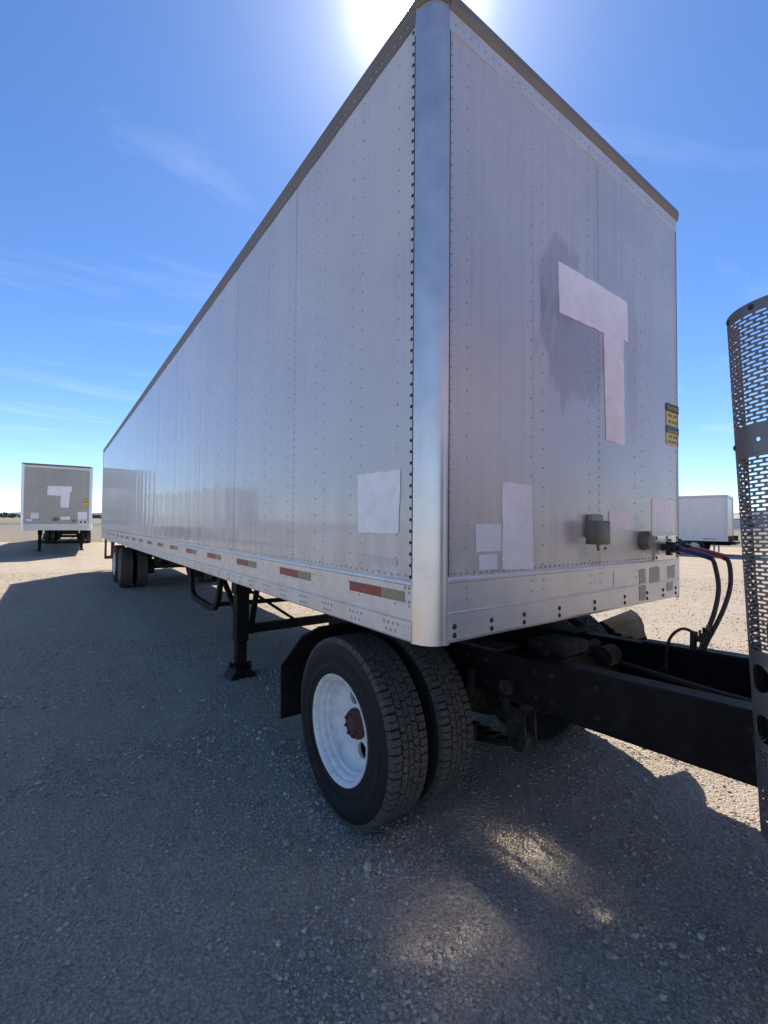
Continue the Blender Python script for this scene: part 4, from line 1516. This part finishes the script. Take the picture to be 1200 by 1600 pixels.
# cab (just out of frame; its shadow and reflection fall into the picture)
cb = MB()
cy1, cy0 = T(-1.45), T(-3.3)
prof = [(cy1, 0.95), (cy1, 2.95), (cy1 - 0.12, 3.05), (cy0 + 0.45, 3.02), (cy0 + 0.12, 2.35), (cy0, 2.15), (cy0 - 1.25, 1.85), (cy0 - 1.38, 1.6), (cy0 - 1.4, 0.8), (cy0 - 0.9, 0.8), (cy0 - 0.5, 1.12), (cy0 - 0.1, 0.8), (cy1 - 0.1, 0.8)]
cb.prism(prof, 'x', 0.35, 2.29)
cb.build('cab', M_cab, truck)
MB().box((0.65, cy1 + 0.001, 1.55), (1.38, cy1 + 0.012, 2.1), 0.004).build('rear_window', M_glass, truck)
for sx in (0.336, 2.292):
    dr = MB().prism([(cy0 + 0.15, 1.95), (cy0 + 0.5, 2.75), (cy1 - 0.35, 2.75), (cy1 - 0.35, 1.95)], 'x', sx, sx + 0.012)
    dr.build('side_window', M_glass, truck)
M_chrome = simple('sun_bounce_plate', (0.95, 0.94, 0.92), 0.09, 1.0, dscale=3, var=0.03)  # for unseen plates added on the cab to throw sun patches on the gravel
for poly in ([(1.09, 2.47), (1.70, 2.60), (1.52, 2.20), (1.18, 2.19)], [(2.23, 2.88), (2.28, 2.67), (2.12, 2.30), (1.79, 2.20), (1.99, 2.62)], [(1.72, 1.89), (1.60, 1.45), (1.47, 1.46), (1.54, 1.72)]):
    MB().prism(poly, 'y', cy1 + 0.002, cy1 + 0.008).build('sun_bounce_plate', M_chrome, truck)
for sx, fl in ((0.12, False), (2.52, True)):
    wheel(truck, sx, cy0 - 0.5, 0.50 + 0.0, RIB_TYRE, plain_rim(M_rim), None, fl)
MB().tube([(0.30, cy1 - 1.3, 0.62), (0.30, cy1 - 0.35, 0.62)], 0.27, 28).build('fuel_tank', M_plate, truck, 40)

MB().box((0.345, cy1 + 0.001, 0.72), (2.295, cy1 + 0.014, 1.5)).build('cab_back_blackout', M_black, truck)  # unseen black sheet added to stop red bounce showing in guard holes
# hose holder on the far rail
hh = MB()
hh.tube([(1.74, T(-0.39), RT - 0.02), (1.745, T(-0.40), 1.045)], [0.016, 0.02], 12)
hh.bar((1.745, T(-0.40), 0.99), (1.76, T(-0.475), 1.055), 0.018, 0.024)
for k in range(3):
    hh.box((1.74, T(-0.43 - 0.02 * k), 1.02 + 0.018 * k), (1.77, T(-0.424 - 0.02 * k), 1.055 + 0.018 * k))
hh.build('hose_holder', M_bolt, truck, 40)


def smooth_path(pts, n=8):
    pts = [Vector(p) for p in pts]
    P = [pts[0] * 2 - pts[1]] + pts + [pts[-1] * 2 - pts[-2]]
    out = []
    for i in range(1, len(P) - 2):
        for k in range(n):
            t = k / n
            a, b, c, d = P[i - 1], P[i], P[i + 1], P[i + 2]
            out.append(0.5 * ((2 * b) + (c - a) * t + (2 * a - 5 * b + 4 * c - d) * t * t + (3 * b - a - 3 * c + d) * t ** 3))
    out.append(pts[-1])
    return out


def air_hose(label, pts, sleeve_n, mat_sleeve):
    root = thing('air_hose', label, 'hose', pts[-1], group='brake hoses between truck and trailer')
    loc = Vector(pts[-1])
    full = smooth_path([Vector(p) - loc for p in pts], 8)
    MB().tube(full, 0.0125, 12).build('hose', M_hose, root, 60)
    MB().tube(full[2:sleeve_n], [0.021] + [0.019] * (sleeve_n - 4) + [0.0155], 14).build('sleeve', mat_sleeve, root, 60)
    MB().tube(full[0:4], [0.02, 0.026, 0.026, 0.02], 12).build('coupling', M_bolt, root, 40)
    return root


air_hose('black air hose with a blue sleeve, hanging from the gladhand plate',
         [(2.20, -0.10, 1.553), (2.13, -0.17, 1.545), (2.05, -0.28, 1.530), (2.00, -0.365, 1.508), (1.965, -0.40, 1.44), (1.92, -0.425, 1.33), (1.83, -0.43, 1.20), (1.755, -0.405, 1.06), (1.742, -0.39, 0.99)], 25, M_blue)
air_hose('black air hose with a dark red sleeve, reaching furthest from the trailer',
         [(2.36, -0.11, 1.55), (2.25, -0.20, 1.548), (2.14, -0.34, 1.528), (2.06, -0.425, 1.508), (2.02, -0.455, 1.44), (1.97, -0.465, 1.33), (1.87, -0.455, 1.20), (1.775, -0.42, 1.06), (1.748, -0.40, 0.99)], 25, M_redsleeve)
ec = thing('power_cable', 'thin black cable looping from the hose holder down behind the far rail', 'cable', (1.742, -0.39, 1.04))
MB().tube(smooth_path([(0, 0, 0), (-0.01, 0.035, 0.05), (-0.02, 0.09, 0.06), (-0.03, 0.145, 0.0), (-0.035, 0.165, -0.10), (-0.03, 0.17, -0.2)], 8), 0.0085, 10).build('cable', M_hose, ec, 60)

# ------------------------------------------------------------------ box truck on the right
bt_z = float(plane_z(26.3, 7.0))
bt = thing('box_truck', 'white box truck parked across the yard, seen past the trailer nose', 'truck', (26.26, 6.82, bt_z), (0, 0, math.radians(10.5)))
bw, bl_, b0, b1 = 2.35, 5.6, 0.74, 3.12
MB().box((0.03, 0.06, b0 + 0.16), (bw - 0.03, bl_, b1 - 0.13)).build('cargo_box', M_white, bt)
MB().box((0.01, 0.0, b1 - 0.13), (bw - 0.01, bl_ + 0.02, b1), 0.02).build('roof_cap', M_alrim, bt)
for x0 in (0.0, bw - 0.1):
    MB().box((x0, 0.0, b0 + 0.16), (x0 + 0.10, 0.10, b1 - 0.13)).build('rear_post', M_alrim, bt)
MB().box((0.0, 0.0, b0), (bw, bl_, b0 + 0.16), 0.01).build('bottom_rail', M_white, bt)
rd = MB()
for k in range(6):
    rd.box((0.11, 0.035, b0 + 0.18 + k * 0.34), (bw - 0.11, 0.058, b0 + 0.51 + k * 0.34))
rd.build('roll_door', M_alrim, bt)
for yy in (0.5, 2.2, 3.9):
    MB().box((-0.004, yy, b0 + 0.10), (-0.001, yy + 0.55, b0 + 0.135)).build('red_reflector', M_red, bt)
MB().box((0.15, -0.28, b0 - 0.16), (bw - 0.15, 0.0, b0 - 0.04)).build('rear_bumper', M_black, bt)
for x0 in (0.05, bw - 0.2):
    MB().box((x0, -0.2, b0 + 0.0), (x0 + 0.15, -0.005, b0 + 0.28)).build('tail_lamp', M_hub, bt)
for x in (0.7, bw - 0.7):
    MB().box((x - 0.04, 0.0, b0 - 0.22), (x + 0.04, bl_ + 2.2, b0 - 0.005)).build('frame_rail', M_black, bt)
for x in (0.10, bw - 0.65):
    MB().box((x, 0.62, 0.10), (x + 0.55, 0.63, b0 - 0.01)).build('mud_flap', M_hose, bt)
st_tyre = make_tyre('tyre', 0.24, 0.42, 'rib')
sr_ = MB()
sr_.lathe([(0.035, 0.255), (0.02, 0.262), (0.012, 0.255), (0.03, 0.24), (0.05, 0.225), (0.06, 0.20)], n=48)
disc_with_holes(sr_, 0.06, 0.085, 0.20, 8, 0.028, 0.15)
sr_.lathe([(0.06, 0.085), (0.02, 0.075), (0.01, 0.0005)], n=32)
st_rim = sr_.mesh('rim', M_alrim, 30)
for x, yy, fl in ((0.06, 1.45, False), (bw - 0.06, 1.45, True), (0.06, bl_ + 1.3, False), (bw - 0.06, bl_ + 1.3, True)):
    wheel(bt, x, yy, 0.42, st_tyre, st_rim, None, fl)
cbt = MB().prism([(bl_ + 0.1, 0.55), (bl_ + 0.1, 2.15), (bl_ + 0.25, 2.3), (bl_ + 1.0, 2.3), (bl_ + 1.6, 1.6), (bl_ + 2.3, 1.4), (bl_ + 2.45, 0.95), (bl_ + 2.4, 0.5)], 'x', 0.15, bw - 0.15)
cbt.build('cab', M_white, bt)
for sx in (0.14, bw - 0.152):
    MB().prism([(bl_ + 0.4, 1.55), (bl_ + 0.4, 2.1), (bl_ + 0.95, 2.1), (bl_ + 1.35, 1.6)], 'x', sx, sx + 0.012).build('side_window', M_glass, bt)

# ------------------------------------------------------------------ far background


def at_sl(px, s):
    """yard position at a distance s along the view for a bearing"""
    l = (px - 600) / 707.67 * s
    return CAM.x + FH.x * s + LH.x * l, CAM.y + FH.y * s + LH.y * l


x, y = at_sl(1153, 118)
sh = thing('shed', 'small white gabled building on the horizon behind the box truck', 'building', (x, y, float(plane_z(x, y)) + 0.25), (0, 0, math.radians(-36)))
hw, hl, he, hr = 3.0, 5.0, 2.3, 3.3
MB().prism([(-hw, -1.0), (hw, -1.0), (hw, he), (0, hr), (-hw, he)], 'y', -hl, hl).build('wall', M_wall, sh)
MB().strip([(-hw - 0.3, he - 0.08), (0, hr + 0.1), (hw + 0.3, he - 0.08)], 'y', -hl - 0.3, hl + 0.3, 0.15).build('roof', M_roof, sh)
for wx in (-1.75, 0.7):
    fr_ = MB().box((wx - 0.12, -hl - 0.06, 0.6), (wx + 1.02, -hl - 0.01, 1.9)).build('window', M_wall, sh)
    MB().box((wx, -hl - 0.08, 0.7), (wx + 0.9, -hl - 0.065, 1.8)).build('pane', M_glass, fr_)
MB().box((-0.4, -hl - 0.04, -0.9), (0.4, -hl - 0.01, 1.2)).build('door', M_roof, sh)

# mountains: a ridge on the far right and a faint one on the left
def ridge(name, l0, l1, s, h, seed, label):
    n = 160
    ls = np.linspace(l0, l1, n)
    prof_h = h * (0.45 + 0.35 * vnoise(ls * 0.0012 + seed, ls * 0, seed) + 0.25 * vnoise(ls * 0.004, ls * 0 + 2, seed))
    rows = []
    for d, k in ((-900, 0.0), (-350, 0.55), (0, 1.0), (500, 0.5), (1200, 0.0)):
        ss = s + d + 160 * (vnoise(ls * 0.003 + d, ls * 0 + 7, seed) - 0.5)
        X = CAM.x + FH.x * ss + LH.x * ls; Y = CAM.y + FH.y * ss + LH.y * ls
        Z = plane_z(X, Y) - 4 + prof_h * k * (0.85 + 0.3 * vnoise(ls * 0.006 + d, ls * 0 + 3, seed + 4))
        rows.append(np.stack([X, Y, Z], -1))
    co = np.concatenate(rows)
    q = []
    for r in range(4):
        for i in range(n - 1):
            q.append((r * n + i, r * n + i + 1, (r + 1) * n + i + 1, (r + 1) * n + i))
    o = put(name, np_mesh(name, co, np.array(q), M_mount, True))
    o['kind'] = 'structure'; o['label'] = label
    return o


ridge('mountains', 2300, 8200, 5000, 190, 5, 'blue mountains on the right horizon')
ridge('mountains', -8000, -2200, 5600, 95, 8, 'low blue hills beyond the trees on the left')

# distant tree belt: too far off to count, one mass of leaf clumps
tb = MB()
rt = random.Random(3)
def clump(cx, cy, cz, r):
    for k in range(26):
        a = rt.uniform(0, 2 * math.pi); e = rt.uniform(-0.5, 1.0); q = r * rt.uniform(0.3, 1.0)
        p = Vector((cx + q * math.cos(a) * 1.2, cy + q * math.sin(a) * 1.2, cz + q * e * 0.8))
        s = r * rt.uniform(0.25, 0.5)
        d1 = Vector((rt.uniform(-1, 1), rt.uniform(-1, 1), rt.uniform(-1, 1))) * s
        d2 = Vector((rt.uniform(-1, 1), rt.uniform(-1, 1), rt.uniform(-1, 1))) * s
        tb.add([p - d1, p + d2, p + d1, p - d2], [(0, 1, 2, 3)])
for i in range(420):
    s = rt.uniform(330, 480)
    l = rt.uniform(-1.15, -0.52) * s if i % 5 else rt.uniform(0.6, 0.95) * s
    cx, cy = CAM.x + FH.x * s + LH.x * l, CAM.y + FH.y * s + LH.y * l
    r = rt.uniform(1.2, 3.0)
    clump(cx, cy, float(plane_z(cx, cy)) + 0.4 + r * 0.6, r)
o = tb.build('treeline', M_leaf)
o['kind'] = 'stuff'; o['label'] = 'dark belt of far off trees along the horizon'
